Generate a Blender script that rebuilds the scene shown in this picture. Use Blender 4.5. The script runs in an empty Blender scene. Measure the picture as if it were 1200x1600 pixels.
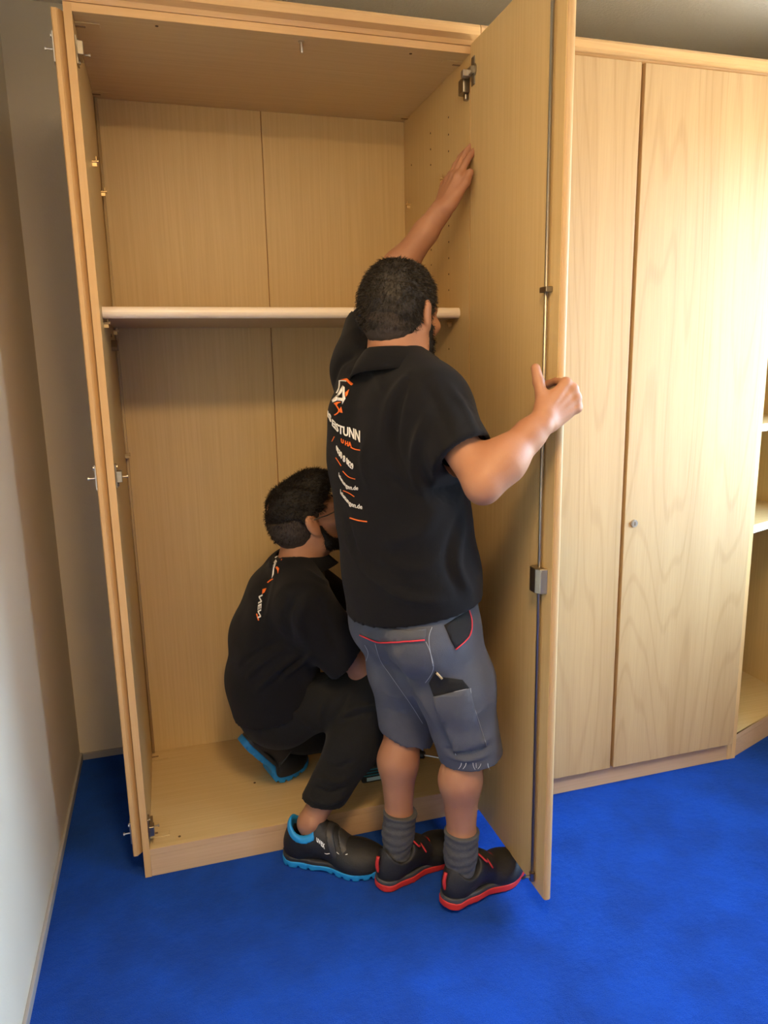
import bpy, bmesh, math, random
import numpy as np
from mathutils import Vector, Matrix
from mathutils.bvhtree import BVHTree
from mathutils.geometry import delaunay_2d_cdt
random.seed(7)
SC = bpy.context.scene
COL = SC.collection

# ------------------------------------------------------------------ camera
CAM_F = 1138.8
CAM_P = Vector((0.1518, -1.9392, 1.4051))
CAM_R = Vector((0.957913, -0.286416, -0.019211))
CAM_U = Vector((0.074484, 0.183366, 0.980219))
CAM_D = Vector((0.277228, 0.940395, -0.196982))
cd = bpy.data.cameras.new('camera')
cd.sensor_fit = 'VERTICAL'
cd.sensor_height = 36.0
cd.lens = CAM_F / 1600.0 * 36.0
cd.clip_start = 0.02
cam = bpy.data.objects.new('camera', cd)
COL.objects.link(cam)
m = Matrix((CAM_R, CAM_U, -CAM_D)).transposed().to_4x4()
m.translation = CAM_P
cam.matrix_world = m
SC.camera = cam

# ------------------------------------------------------------------ world and light
SC.view_settings.view_transform = 'Standard'
SC.view_settings.look = 'None'
SC.view_settings.gamma = 1.0
SC.view_settings.use_curve_mapping = False
SC.view_settings.exposure = 0.75
w = bpy.data.worlds.new('daylight')
SC.world = w
w.use_nodes = True
bg = w.node_tree.nodes['Background']
# bright sky above the horizon, duller ground below it
_n = w.node_tree.nodes; _l = w.node_tree.links
_tc = _n.new('ShaderNodeTexCoord'); _sx = _n.new('ShaderNodeSeparateXYZ'); _rp = _n.new('ShaderNodeValToRGB')
_l.new(_tc.outputs['Generated'], _sx.inputs[0]); _l.new(_sx.outputs['Z'], _rp.inputs[0]); _l.new(_rp.outputs[0], bg.inputs[0])
_rp.color_ramp.elements[0].position = 0.0; _rp.color_ramp.elements[0].color = (.50, .48, .41, 1)
_rp.color_ramp.elements[1].position = 0.03; _rp.color_ramp.elements[1].color = (.46, .715, 1.0, 1)
bg.inputs[1].default_value = 22.0

WINDOWS = ((-1.32, -0.06), (-2.46, -1.92))      # two openings in the right wall (front and back edge)
WIN_Z0, WIN_Z1 = 0.80, 2.14
WALL_R = 2.50
def window_light(name, loc, sx, sy, energy, color, tilt, spread):
    ld = bpy.data.lights.new(name, 'AREA')
    ld.shape = 'RECTANGLE'
    ld.size, ld.size_y = sx, sy
    ld.energy = energy
    ld.color = color
    ld.spread = math.radians(spread)
    lo = bpy.data.objects.new(name, ld)
    COL.objects.link(lo)
    d = Vector(tilt).normalized()
    lo.location = loc
    lo.rotation_euler = d.to_track_quat('-Z', 'Y').to_euler()
    return lo
for wy0, wy1 in WINDOWS:
    pl = window_light('window_portal', (WALL_R + 0.02, (wy0 + wy1) / 2, (WIN_Z0 + WIN_Z1) / 2), WIN_Z1 - WIN_Z0, wy1 - wy0, 1, (1, 1, 1), (-1, 0.0, 0), 180)
    pl.data.cycles.is_portal = True

# ------------------------------------------------------------------ materials
MATS = {}
def nmat(name):
    mt = bpy.data.materials.new(name)
    mt.use_nodes = True
    nt = mt.node_tree
    b = nt.nodes['Principled BSDF']
    MATS[name] = mt
    return mt, nt, b
def N(nt, t, **kw):
    n = nt.nodes.new(t)
    for k, v in kw.items():
        setattr(n, k, v)
    return n
def ramp(nt, fac, stops):
    r = N(nt, 'ShaderNodeValToRGB')
    els = r.color_ramp.elements
    while len(els) > 1:
        els.remove(els[-1])
    els[0].position = stops[0][0]
    els[0].color = (*stops[0][1], 1)
    for p, c in stops[1:]:
        e = els.new(p)
        e.color = (*c, 1)
    nt.links.new(fac, r.inputs[0])
    return r.outputs[0]
def coords(nt, scale=(1, 1, 1), rand=0.0):
    tc = N(nt, 'ShaderNodeTexCoord')
    mp = N(nt, 'ShaderNodeMapping')
    mp.inputs['Scale'].default_value = scale
    if rand:
        oi = N(nt, 'ShaderNodeObjectInfo')
        mu = N(nt, 'ShaderNodeVectorMath', operation='SCALE')
        mu.inputs[0].default_value = (rand, rand * .7, rand * 3)
        nt.links.new(oi.outputs['Random'], mu.inputs['Scale'])
        ad = N(nt, 'ShaderNodeVectorMath', operation='ADD')
        nt.links.new(tc.outputs['Object'], ad.inputs[0])
        nt.links.new(mu.outputs[0], ad.inputs[1])
        nt.links.new(ad.outputs[0], mp.inputs[0])
    else:
        nt.links.new(tc.outputs['Object'], mp.inputs[0])
    return mp.outputs[0]
def noise(nt, vec, scale, detail=3, rough=.5, dist=0):
    n = N(nt, 'ShaderNodeTexNoise')
    n.inputs['Scale'].default_value = scale
    n.inputs['Detail'].default_value = detail
    n.inputs['Roughness'].default_value = rough
    n.inputs['Distortion'].default_value = dist
    nt.links.new(vec, n.inputs['Vector'])
    return n.outputs['Fac']
def bump(nt, b, h, strength, dist=.01):
    bp = N(nt, 'ShaderNodeBump')
    bp.inputs['Strength'].default_value = strength
    bp.inputs['Distance'].default_value = dist
    nt.links.new(h, bp.inputs['Height'])
    nt.links.new(bp.outputs[0], b.inputs['Normal'])
def mixc(nt, fac, a, bb, mode='MIX'):
    mx = N(nt, 'ShaderNodeMix', data_type='RGBA', blend_type=mode)
    for s, v in ((0, fac), (6, a), (7, bb)):
        if hasattr(v, 'is_output'):
            nt.links.new(v, mx.inputs[s])
        else:
            mx.inputs[s].default_value = v if s == 0 else (*v, 1)
    return mx.outputs[2]
def plain(name, col, rough=.5, metal=0.0, bscale=0, bstr=0.0, bdist=.004, spec=.5, var=0.0, vscale=8):
    mt, nt, b = nmat(name)
    b.inputs['Base Color'].default_value = (*col, 1)
    b.inputs['Roughness'].default_value = rough
    b.inputs['Metallic'].default_value = metal
    b.inputs['Specular IOR Level'].default_value = spec
    v = coords(nt)
    if var:
        f = noise(nt, v, vscale, 4)
        nt.links.new(mixc(nt, f, tuple(c * (1 - var) for c in col), tuple(min(1, c * (1 + var)) for c in col)), b.inputs['Base Color'])
    if bstr:
        bump(nt, b, noise(nt, v, bscale, 3), bstr, bdist)
    return mt
def wood(name, light, dark, rough=.38, axis='z', fig=1.0, coat=0.0):
    """beech laminate: contour lines of a stretched noise make the cathedral figure, fine flecks on top"""
    mt, nt, b = nmat(name)
    s = {'z': (1, 1, .085), 'x': (.085, 1, 1), 'y': (1, .085, 1)}[axis]
    v = coords(nt, s, 3.0)
    n1 = noise(nt, v, 3.6, 2.0, .42)
    mu = N(nt, 'ShaderNodeMath', operation='MULTIPLY'); mu.inputs[1].default_value = 150.0
    nt.links.new(n1, mu.inputs[0])
    si = N(nt, 'ShaderNodeMath', operation='SINE'); nt.links.new(mu.outputs[0], si.inputs[0])
    lines = ramp(nt, si.outputs[0], [(0.0, (0, 0, 0)), (.70, (.12, .12, .12)), (1.0, (1, 1, 1))])
    s2 = {'z': (1, 1, .03), 'x': (.03, 1, 1), 'y': (1, .03, 1)}[axis]
    v2 = coords(nt, s2, 3.0)
    fl = noise(nt, v2, 190, 2, .6)
    band = noise(nt, v2, 9, 2)
    f = N(nt, 'ShaderNodeMath', operation='MULTIPLY_ADD')
    nt.links.new(lines, f.inputs[0]); f.inputs[1].default_value = .34 * fig
    nt.links.new(ramp(nt, fl, [(.35, (0, 0, 0)), (.7, (.30, .30, .30))]), f.inputs[2])
    f2 = N(nt, 'ShaderNodeMath', operation='MULTIPLY_ADD')
    nt.links.new(ramp(nt, band, [(.35, (0, 0, 0)), (.68, (.45, .45, .45))]), f2.inputs[0]); f2.inputs[1].default_value = 1.0
    nt.links.new(f.outputs[0], f2.inputs[2])
    nt.links.new(mixc(nt, f2.outputs[0], light, dark), b.inputs['Base Color'])
    b.inputs['Roughness'].default_value = rough
    b.inputs['Specular IOR Level'].default_value = .35
    if coat:
        b.inputs['Coat Weight'].default_value = coat
        b.inputs['Coat Roughness'].default_value = .35
    bump(nt, b, fl, .05, .002)
    return mt
wood('beech_door', (.52, .345, .168), (.40, .245, .108), .50, 'z', 1.0)
wood('beech_edge', (.66, .42, .19), (.54, .32, .13), .35, 'z', .3)
wood('beech_edge_x', (.70, .45, .21), (.54, .32, .13), .35, 'x', .4)
wood('beech_plinth', (.62, .42, .25), (.50, .32, .18), .4, 'x', .6)
wood('beech_strip', (.42, .21, .07), (.34, .16, .05), .4, 'z', .3)
def cream(name, a, bcol, axis):
    mt, nt, b = nmat(name)
    s = {'z': (1, 1, .02), 'x': (.02, 1, 1), 'y': (1, .02, 1)}[axis]
    v = coords(nt, s, 3.0)
    f = noise(nt, v, 150, 3, .6)
    nt.links.new(mixc(nt, ramp(nt, f, [(.3, (0, 0, 0)), (.72, (1, 1, 1))]), a, bcol), b.inputs['Base Color'])
    b.inputs['Roughness'].default_value = .45
    bump(nt, b, f, .06, .002)
cream('cream_board', (.61, .435, .200), (.545, .375, .160), 'z')
cream('cream_board_x', (.60, .445, .225), (.54, .385, .18), 'x')
plain('shelf_white', (.74, .62, .47), .4, var=.03)
plain('white_edge', (.80, .78, .74), .35)
plain('steel', (.55, .53, .50), .28, 1.0)
plain('nickel_dark', (.30, .27, .22), .35, 1.0)
plain('rod_metal', (.40, .35, .27), .38, 1.0)
plain('brass', (.62, .46, .24), .35, 1.0)
plain('plastic_brown', (.22, .13, .06), .5)
plain('plastic_cream', (.52, .38, .20), .45)
plain('hole_dark', (.10, .06, .03), .9)
# setting
def wallmat(name, col, scale, strength):
    mt, nt, b = nmat(name)
    v = coords(nt)
    n1 = noise(nt, v, scale, 4, .65)
    n2 = noise(nt, v, 2.5, 2)
    nt.links.new(mixc(nt, n2, tuple(c * .96 for c in col), col), b.inputs['Base Color'])
    b.inputs['Roughness'].default_value = .85
    b.inputs['Specular IOR Level'].default_value = .2
    bump(nt, b, n1, strength, .006)
wallmat('wall_paint', (.74, .66, .52), 160, .10)
wallmat('ceiling_plaster', (.84, .78, .67), 95, .9)
plain('skirting_grey', (.34, .33, .33), .6, var=.05)
plain('window_white', (.82, .82, .80), .4)
mt, nt, b = nmat('carpet')
v = coords(nt)
n1 = noise(nt, v, 420, 3, .7)
n2 = noise(nt, v, 5, 4, .6)
n3 = noise(nt, v, 60, 2, .6)
c1 = mixc(nt, n1, (.0, .030, .30), (.001, .110, .90))
c2 = mixc(nt, ramp(nt, n2, [(.35, (.0, .0, .0)), (.65, (1, 1, 1))]), (.62, .62, .66), (1, 1, 1))
c3 = mixc(nt, 1.0, c1, c2, 'MULTIPLY')
nt.links.new(c3, b.inputs['Base Color'])
b.inputs['Roughness'].default_value = 1.0
b.inputs['Specular IOR Level'].default_value = .05
b.inputs['Sheen Weight'].default_value = .25
b.inputs['Sheen Tint'].default_value = (.2, .45, 1, 1)
ad = N(nt, 'ShaderNodeMath', operation='ADD'); nt.links.new(n1, ad.inputs[0]); nt.links.new(n3, ad.inputs[1])
bump(nt, b, ad.outputs[0], 1.0, .009)
mt, nt, b = nmat('window_glass')
b.inputs['Base Color'].default_value = (1, 1, 1, 1)
b.inputs['Roughness'].default_value = .02
b.inputs['Alpha'].default_value = .08
mt, nt, b = nmat('fill_lamp_glass')
b.inputs['Base Color'].default_value = (.85, .80, .70, 1)
b.inputs['Emission Color'].default_value = (1, .72, .40, 1)
b.inputs['Emission Strength'].default_value = 6.0  # glow of the added, unseen fill lamp
# people
def skinmat(name, col, red):
    mt, nt, b = nmat(name)
    v = coords(nt)
    n1 = noise(nt, v, 9, 3)
    n2 = noise(nt, v, 260, 2)
    nt.links.new(mixc(nt, ramp(nt, n1, [(.3, (0, 0, 0)), (.7, (1, 1, 1))]), col, red), b.inputs['Base Color'])
    b.inputs['Roughness'].default_value = .56
    b.inputs['Subsurface Weight'].default_value = .08
    b.inputs['Subsurface Radius'].default_value = (.012, .005, .003)
    bump(nt, b, n2, .10, .002)
skinmat('skin', (.385, .185, .098), (.32, .142, .074))
skinmat('skin_legs', (.42, .235, .155), (.36, .19, .125))
def cloth(name, col, col2, scale=900, rough=.9, wr=.25):
    mt, nt, b = nmat(name)
    v = coords(nt)
    n1 = noise(nt, v, scale, 2)
    n2 = noise(nt, v, 14, 4, .55)
    nt.links.new(mixc(nt, n2, col, col2), b.inputs['Base Color'])
    b.inputs['Roughness'].default_value = rough
    b.inputs['Specular IOR Level'].default_value = .18
    b.inputs['Sheen Weight'].default_value = .045
    b.inputs['Sheen Roughness'].default_value = .5
    a = N(nt, 'ShaderNodeMath', operation='MULTIPLY_ADD'); nt.links.new(n2, a.inputs[0]); a.inputs[1].default_value = 2.0; nt.links.new(n1, a.inputs[2])
    bump(nt, b, a.outputs[0], wr, .006)
cloth('shirt_cloth', (.0038, .0038, .0050), (.0062, .0062, .0078))
cloth('trouser_black', (.0075, .0075, .0075), (.013, .013, .0125), 700)
cloth('shorts_grey', (.068, .074, .094), (.105, .112, .134), 700)
cloth('shorts_black', (.012, .012, .013), (.02, .02, .02), 700)
cloth('sock_grey', (.060, .062, .068), (.085, .088, .095), 300)
plain('piping_red', (.55, .03, .05), .7)
plain('stitch', (.34, .36, .40), .9)
plain('hair_dark', (.008, .0055, .004), .6, bscale=300, bstr=.3, spec=.25)
plain('hair_brown', (.016, .012, .0085), .55, bscale=320, bstr=.3, spec=.35)
plain('hair_fade', (.036, .024, .016), .7, bscale=420, bstr=.3, var=.3, vscale=200)
plain('print_white', (.78, .77, .74), .6)
plain('print_orange', (.85, .16, .02), .6)
plain('shoe_black', (.012, .012, .013), .55, bscale=500, bstr=.3)
plain('shoe_dark', (.028, .028, .030), .5)
plain('sole_blue', (.012, .26, .62), .55, var=.08)
plain('sole_red', (.50, .025, .02), .55)
plain('sole_grey', (.05, .052, .06), .6)
plain('lace_red', (.45, .02, .03), .7)
plain('eye_white', (.75, .72, .68), .2)
plain('iris', (.05, .03, .02), .2)
plain('glasses_frame', (.02, .018, .016), .3)
plain('tool_black', (.015, .017, .018), .5)
plain('tool_teal', (.01, .20, .26), .45)
plain('tool_label', (.45, .68, .72), .4)

# ------------------------------------------------------------------ mesh helpers
def tag(o, label=None, cat=None, group=None, kind=None):
    for k, v in (('label', label), ('category', cat), ('group', group), ('kind', kind)):
        if v:
            o[k] = v
    return o
def link(name, me, mat, parent=None):
    o = bpy.data.objects.new(name, me)
    COL.objects.link(o)
    if mat:
        me.materials.append(MATS[mat])
    if parent is not None:
        o.parent = parent
        o.matrix_parent_inverse = parent_world(parent).inverted()
    return o
def parent_world(o):
    mw = o.matrix_basis.copy()
    while o.parent is not None:
        mw = o.matrix_parent_inverse @ mw
        o = o.parent
        mw = o.matrix_basis @ mw
    return mw
def empty(name, loc, label, cat, group=None):
    o = bpy.data.objects.new(name, None)
    o.empty_display_size = .1
    COL.objects.link(o)
    o.location = loc
    tag(o, label, cat, group)
    return o
def bm_obj(name, bm, mat, parent=None, smooth=False):
    me = bpy.data.meshes.new(name)
    bmesh.ops.recalc_face_normals(bm, faces=bm.faces)
    bm.to_mesh(me)
    bm.free()
    if smooth:
        me.polygons.foreach_set('use_smooth', [True] * len(me.polygons))
    return link(name, me, mat, parent)
def add_box(bm, lo, hi, bev=0.0, seg=2):
    r = bmesh.ops.create_cube(bm, size=1.0)
    vs = r['verts']
    lo, hi = Vector(lo), Vector(hi)
    for v in vs:
        v.co = Vector([lo[i] + (v.co[i] + .5) * (hi[i] - lo[i]) for i in range(3)])
    if bev:
        es = list({e for v in vs for e in v.link_edges})
        bmesh.ops.bevel(bm, geom=es, offset=bev, segments=seg, profile=.5, affect='EDGES')
def box(name, lo, hi, mat, parent=None, bev=.0015, seg=2):
    bm = bmesh.new()
    add_box(bm, lo, hi, bev, seg)
    return bm_obj(name, bm, mat, parent)
def add_cyl(bm, a, b, r0, r1=None, n=16, caps=True):
    a, b = Vector(a), Vector(b)
    r1 = r0 if r1 is None else r1
    d = b - a
    q = d.to_track_quat('Z', 'Y').to_matrix().to_4x4()
    q.translation = (a + b) / 2
    bmesh.ops.create_cone(bm, cap_ends=caps, segments=n, radius1=r0, radius2=r1, depth=d.length, matrix=q)
def cyl(name, a, b, r0, mat, parent=None, r1=None, n=16):
    bm = bmesh.new()
    add_cyl(bm, a, b, r0, r1, n)
    o = bm_obj(name, bm, mat, parent)
    return o
def add_prism(bm, pts, lo, hi, axis=2):
    """polygon pts in the plane across axis, extruded lo..hi"""
    def mk(p, h):
        c = [0, 0, 0]
        i = [k for k in range(3) if k != axis]
        c[i[0]], c[i[1]], c[axis] = p[0], p[1], h
        return bm.verts.new(c)
    A = [mk(p, lo) for p in pts]
    B = [mk(p, hi) for p in pts]
    bm.faces.new(A[::-1]); bm.faces.new(B)
    n = len(pts)
    for i in range(n):
        bm.faces.new((A[i], A[(i + 1) % n], B[(i + 1) % n], B[i]))
def prism(name, pts, lo, hi, mat, parent=None, axis=2, bev=0.0):
    bm = bmesh.new()
    add_prism(bm, pts, lo, hi, axis)
    if bev:
        bmesh.ops.bevel(bm, geom=bm.edges[:], offset=bev, segments=2, profile=.5, affect='EDGES')
    return bm_obj(name, bm, mat, parent)
def add_tube(bm, pts, rad, n=8, closed=False):
    pts = [Vector(p) for p in pts]
    rings = []
    up = None
    m = len(pts)
    for i, p in enumerate(pts):
        t = (pts[(i + 1) % m] - pts[i - 1]) if (closed or 0 < i < m - 1) else (pts[1] - pts[0] if i == 0 else pts[-1] - pts[-2])
        t.normalize()
        if up is None:
            up = t.orthogonal().normalized()
        up = (up - t * up.dot(t)).normalized()
        s = t.cross(up)
        r = rad[i] if isinstance(rad, (list, tuple)) else rad
        rings.append([bm.verts.new(p + (up * math.cos(2 * math.pi * k / n) + s * math.sin(2 * math.pi * k / n)) * r) for k in range(n)])
    for i in range(m if closed else m - 1):
        a, b = rings[i], rings[(i + 1) % m]
        for k in range(n):
            bm.faces.new((a[k], a[(k + 1) % n], b[(k + 1) % n], b[k]))
    if not closed:
        bm.faces.new(rings[0][::-1]); bm.faces.new(rings[-1])
def tube(name, pts, rad, mat, parent=None, n=8, closed=False):
    bm = bmesh.new()
    add_tube(bm, pts, rad, n, closed)
    return bm_obj(name, bm, mat, parent, True)
def catmull(pts, k=6):
    P = [np.array(p, float) for p in pts]
    out = []
    for i in range(len(P) - 1):
        p0 = P[max(i - 1, 0)]; p1 = P[i]; p2 = P[i + 1]; p3 = P[min(i + 2, len(P) - 1)]
        for j in range(k):
            t = j / k
            out.append(.5 * (2 * p1 + (p2 - p0) * t + (2 * p0 - 5 * p1 + 4 * p2 - p3) * t * t + (3 * p1 - p0 - 3 * p2 + p3) * t ** 3))
    out.append(P[-1])
    return out

# ------------------------------------------------------------------ the room
X0, X1, Y0, Y1, CZ = -0.243, WALL_R, -3.3, 0.745, 2.517
T = .018
def struct(name, lo, hi, mat):
    return tag(box(name, lo, hi, mat, None, 0), kind='structure')
struct('floor', (X0 - .1, Y0 - .1, -.1), (X1 + .3, Y1 + .1, 0), 'carpet')
struct('ceiling', (X0 - .1, Y0 - .1, CZ), (X1 + .3, Y1 + .1, CZ + .1), 'ceiling_plaster')
struct('wall_left', (X0 - .1, Y0 - .1, 0), (X0, Y1 + .1, CZ), 'wall_paint')
struct('wall_back', (X0, Y1, 0), (X1, Y1 + .1, CZ), 'wall_paint')
struct('wall_front', (X0, Y0 - .1, 0), (X1, Y0, CZ), 'wall_paint')
bm = bmesh.new()
ys = sorted([Y0 - .1, Y1 + .1] + [v for wy in WINDOWS for v in wy])
for i in range(0, len(ys), 2):
    add_box(bm, (X1, ys[i], 0), (X1 + .3, ys[i + 1], CZ))
for wy0, wy1 in WINDOWS:
    add_box(bm, (X1, wy0, 0), (X1 + .3, wy1, WIN_Z0)); add_box(bm, (X1, wy0, WIN_Z1), (X1 + .3, wy1, CZ))
tag(bm_obj('wall_right', bm, 'wall_paint'), kind='structure')
for i, (wy0, wy1) in enumerate(WINDOWS):
    win = tag(box('window_%d' % (i + 1), (X1 + .12, wy0, WIN_Z0), (X1 + .126, wy1, WIN_Z1), 'window_glass', None, 0), kind='structure')
    bm = bmesh.new()
    bars = [((X1 + .09, wy0, WIN_Z0), (X1 + .15, wy0 + .05, WIN_Z1)), ((X1 + .09, wy1 - .05, WIN_Z0), (X1 + .15, wy1, WIN_Z1)),
            ((X1 + .09, wy0, WIN_Z0), (X1 + .15, wy1, WIN_Z0 + .05)), ((X1 + .09, wy0, WIN_Z1 - .05), (X1 + .15, wy1, WIN_Z1))]
    if i == 0:
        ym = (wy0 + wy1) / 2
        bars.append(((X1 + .09, ym - .035, WIN_Z0), (X1 + .15, ym + .035, WIN_Z1)))
    for lo, hi in bars:
        add_box(bm, lo, hi, .004)
    bm_obj('window_frame', bm, 'window_white', win)
    box('window_sill', (X1 - .10, wy0 - .03, WIN_Z0 - .03), (X1 + .09, wy1 + .03, WIN_Z0), 'window_white', win, .004)
# thin carpet edging along the walls
tag(box('baseboard_left', (X0, Y0, 0), (X0 + .009, Y1, .028), 'skirting_grey', None, .002), kind='structure')
tag(box('baseboard_back', (X0 + .009, Y1 - .009, 0), (-.03, Y1, .026), 'skirting_grey', None, .002), kind='structure')

# ------------------------------------------------------------------ the open wardrobe
W, D, HT, HP = 1.0, 0.554, 2.196, 0.085      # width, inner depth, underside of top, top of bottom board
DZ0, DZ1 = .070, 2.214                        # door bottom / top
wd = empty('wardrobe', (W / 2, D / 2, 0), 'open empty beech wardrobe with bare cream inside that both men work at', 'wardrobe')
def side_panel(parent, x0, x1, y0, y1, z1):
    p = box('side_panel', (x0, y0 + .001, 0), (x1, y1, z1), 'cream_board', parent)
    box('edge_band', (x0, y0 - .0008, 0), (x1, y0 + .0012, z1), 'beech_edge', p, .0004)
    return p
left_side = side_panel(wd, 0, T, 0, D + .008, HT + T)
right_side = side_panel(wd, W - T, W, 0, D + .008, HT + T)
tp = box('top_panel', (T, .001, HT), (W - T, D + .008, HT + T), 'cream_board_x', wd)
box('edge_band', (T, -.0008, HT), (W - T, .0012, HT + T), 'beech_edge_x', tp, .0004)
bp_ = box('bottom_panel', (T, .001, HP - T), (W - T, D + .008, HP), 'cream_board_x', wd)
box('edge_band', (T, -.0008, HP - T), (W - T, .0012, HP), 'beech_plinth', bp_, .0004)
box('plinth', (T, .0, 0), (W - T, .016, HP - T - .0006), 'beech_plinth', wd)
SEAM = .508
box('back_panel', (T, D, HP), (SEAM - .0012, D + .005, HT), 'cream_board', wd, .0012)
box('back_panel', (SEAM + .0012, D, HP), (W - T, D + .005, HT), 'cream_board', wd, .0012)
box('back_rail', (SEAM - .03, D + .0052, HP), (SEAM + .03, D + .008, HT), 'beech_strip', wd, 0)
# crown strip over the front, profile with a shadow groove below
def crown(parent, x0, x1, y0):
    prof = [(y0 - .030, HT + .034), (y0 - .030, HT + .052), (y0 - .024, HT + .060), (y0 + .02, HT + .060), (y0 + .02, HT + T + .0006), (y0 - .004, HT + T + .0006), (y0 - .010, HT + .028)]
    bm = bmesh.new()
    add_prism(bm, prof, x0, x1, 0)
    return bm_obj('crown_strip', bm, 'beech_edge_x', parent)
crown(wd, 0.0, W - .002, 0.0)
# the shelf
SZ = 1.535
sh = box('shelf', (T + .001, .075, SZ), (W - T - .001, D - .004, SZ + .028), 'cream_board_x', wd)
bm = bmesh.new()
r_ = .0145
prof = [(.0745, SZ - .0005), (.0745, SZ + .0285)] + [(.0745 - .012 * math.sin(a), SZ + .014 + r_ * math.cos(a)) for a in [i * math.pi / 8 for i in range(1, 8)]]
add_prism(bm, prof, T + .001, W - T - .001, 0)
bm_obj('shelf_edge', bm, 'shelf_white', sh)
# corner beads where the backs meet the sides
tube('corner_bead', [(T + .005, D - .005, HP), (T + .005, D - .005, HT)], .005, 'plastic_cream', wd)
# shelf pins, hook bracket, screws and connector plates
def pin(x, y, z, s):
    bm = bmesh.new()
    add_cyl(bm, (x, y, z), (x + s * .014, y, z), .0032, n=10)
    add_cyl(bm, (x + s * .014, y, z), (x + s * .0165, y, z), .0052, n=10)
    add_box(bm, (min(x, x + s * .012), y - .001, z - .012), (max(x, x + s * .012), y + .001, z), .0004, 1)
    add_box(bm, (min(x + s * .010, x + s * .012), y - .004, z), (max(x + s * .010, x + s * .012), y + .004, z + .012), .0004, 1)
    bm_obj('shelf_pin', bm, 'brass', wd)
for y, z in ((.223, 1.939), (.50, 1.925), (.52, 1.142), (.10, SZ - .010), (.49, SZ - .010)):
    pin(T, y, z, 1)
for y, z in ((.499, 1.927), (.184, 1.934), (.13, SZ - .010), (.49, SZ - .010)):
    pin(W - T, y, z, -1)
bm = bmesh.new()   # clothes rail bracket
add_prism(bm, [(.330, 1.462), (.378, 1.462), (.378, 1.472), (.360, 1.492), (.348, 1.492), (.330, 1.472)], T, T + .016, 0)
add_cyl(bm, (T, .354, 1.505), (T + .003, .354, 1.505), .005, n=10)
bm_obj('rail_bracket', bm, 'plastic_brown', wd)
bm = bmesh.new()   # left-over bolt in the top panel
add_cyl(bm, (.543, .032, HT), (.543, .032, HT - .003), .008, n=14)
add_cyl(bm, (.543, .032, HT - .003), (.543, .032, HT - .026), .0038, n=10)
bm_obj('bolt', bm, 'steel', wd)
def connector(x, y, z, sx, up):
    bm = bmesh.new()
    z2 = z + up * .0022
    add_box(bm, (min(x, x + sx * .055), y - .011, min(z, z2)), (max(x, x + sx * .055), y + .011, max(z, z2)), .0009, 2)
    o = bm_obj('connector_plate', bm, 'cream_board_x', wd)
    bm = bmesh.new()
    z3 = z + up * .0036
    add_box(bm, (min(x, x + sx * .022), y + .006, min(z, z3)), (max(x, x + sx * .022), y + .013, max(z, z3)), .0005, 1)
    bm_obj('slot', bm, 'plastic_brown', o)
for y in (.060, .505):
    connector(T, y, HT, 1, -1)
    connector(W - T, y, HT, -1, -1)
    connector(T, y, HP, 1, 1)
    connector(W - T, y, HP, -1, 1)
# drilled rows on the sides
me_h = bpy.data.meshes.new('drill_hole')
bm = bmesh.new(); add_cyl(bm, (0, 0, 0), (.0008, 0, 0), .0027, n=10); bm.to_mesh(me_h); bm.free(); me_h.materials.append(MATS['hole_dark'])
k = 0
for y in (.153, .30, .481):
    for z in (2.09, 2.045, 2.001, 1.85, 1.80, 1.755, 1.71, 1.665, 1.62, 1.45, 1.40):
        if (k * 7 + int(z * 1000)) % 3 == 0 and y != .153:
            k += 1
            continue
        k += 1
        for x in (W - T - .0008, ):
            o = bpy.data.objects.new('drill_hole', me_h); COL.objects.link(o); o.location = (x, y, z)
            o.parent = wd; o.matrix_parent_inverse = parent_world(wd).inverted()
for (x, y) in ((.10, .035), (.34, .245), (.80, .04)):
    cyl('screw_hole', (x, y, HP), (x, y, HP + .0008), .004, 'hole_dark', wd, n=10)
for (x, y) in ((.20, .03), (.83, .035)):
    cyl('screw_hole', (x, y, HT), (x, y, HT - .0008), .004, 'hole_dark', wd, n=10)

# ---- doors
def hinge_plate(parent, x, s, y, z):
    """mounting plate with arm on the inside of a carcass side; s = direction into the cupboard"""
    bm = bmesh.new()
    def bx(dx0, dx1, y0, y1, z0, z1, b=.0008):
        add_box(bm, (min(x + s * dx0, x + s * dx1), y0, z0), (max(x + s * dx0, x + s * dx1), y1, z1), b, 1)
    bx(0, .004, y, y + .03, z - .030, z + .030)
    bx(.004, .013, y + .004, y + .05, z - .011, z + .011)
    bx(.004, .017, y - .012, y + .012, z - .014, z + .014)
    add_cyl(bm, (x + s * .012, y + .02, z - .004), (x + s * .026, y + .02, z - .004), .002, n=8)
    add_cyl(bm, (x + s * .026, y + .02, z - .004), (x + s * .030, y + .02, z - .004), .0042, n=8)
    add_cyl(bm, (x + s * .004, y + .015, z + .023), (x + s * .007, y + .015, z + .023), .005, n=8)
    add_cyl(bm, (x + s * .004, y + .015, z - .023), (x + s * .007, y + .015, z - .023), .005, n=8)
    return bm_obj('hinge', bm, 'rod_metal', parent)
HZ = (2.124, 1.142, .139)
for z in HZ:
    hinge_plate(left_side, T, 1, .012, z)
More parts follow.
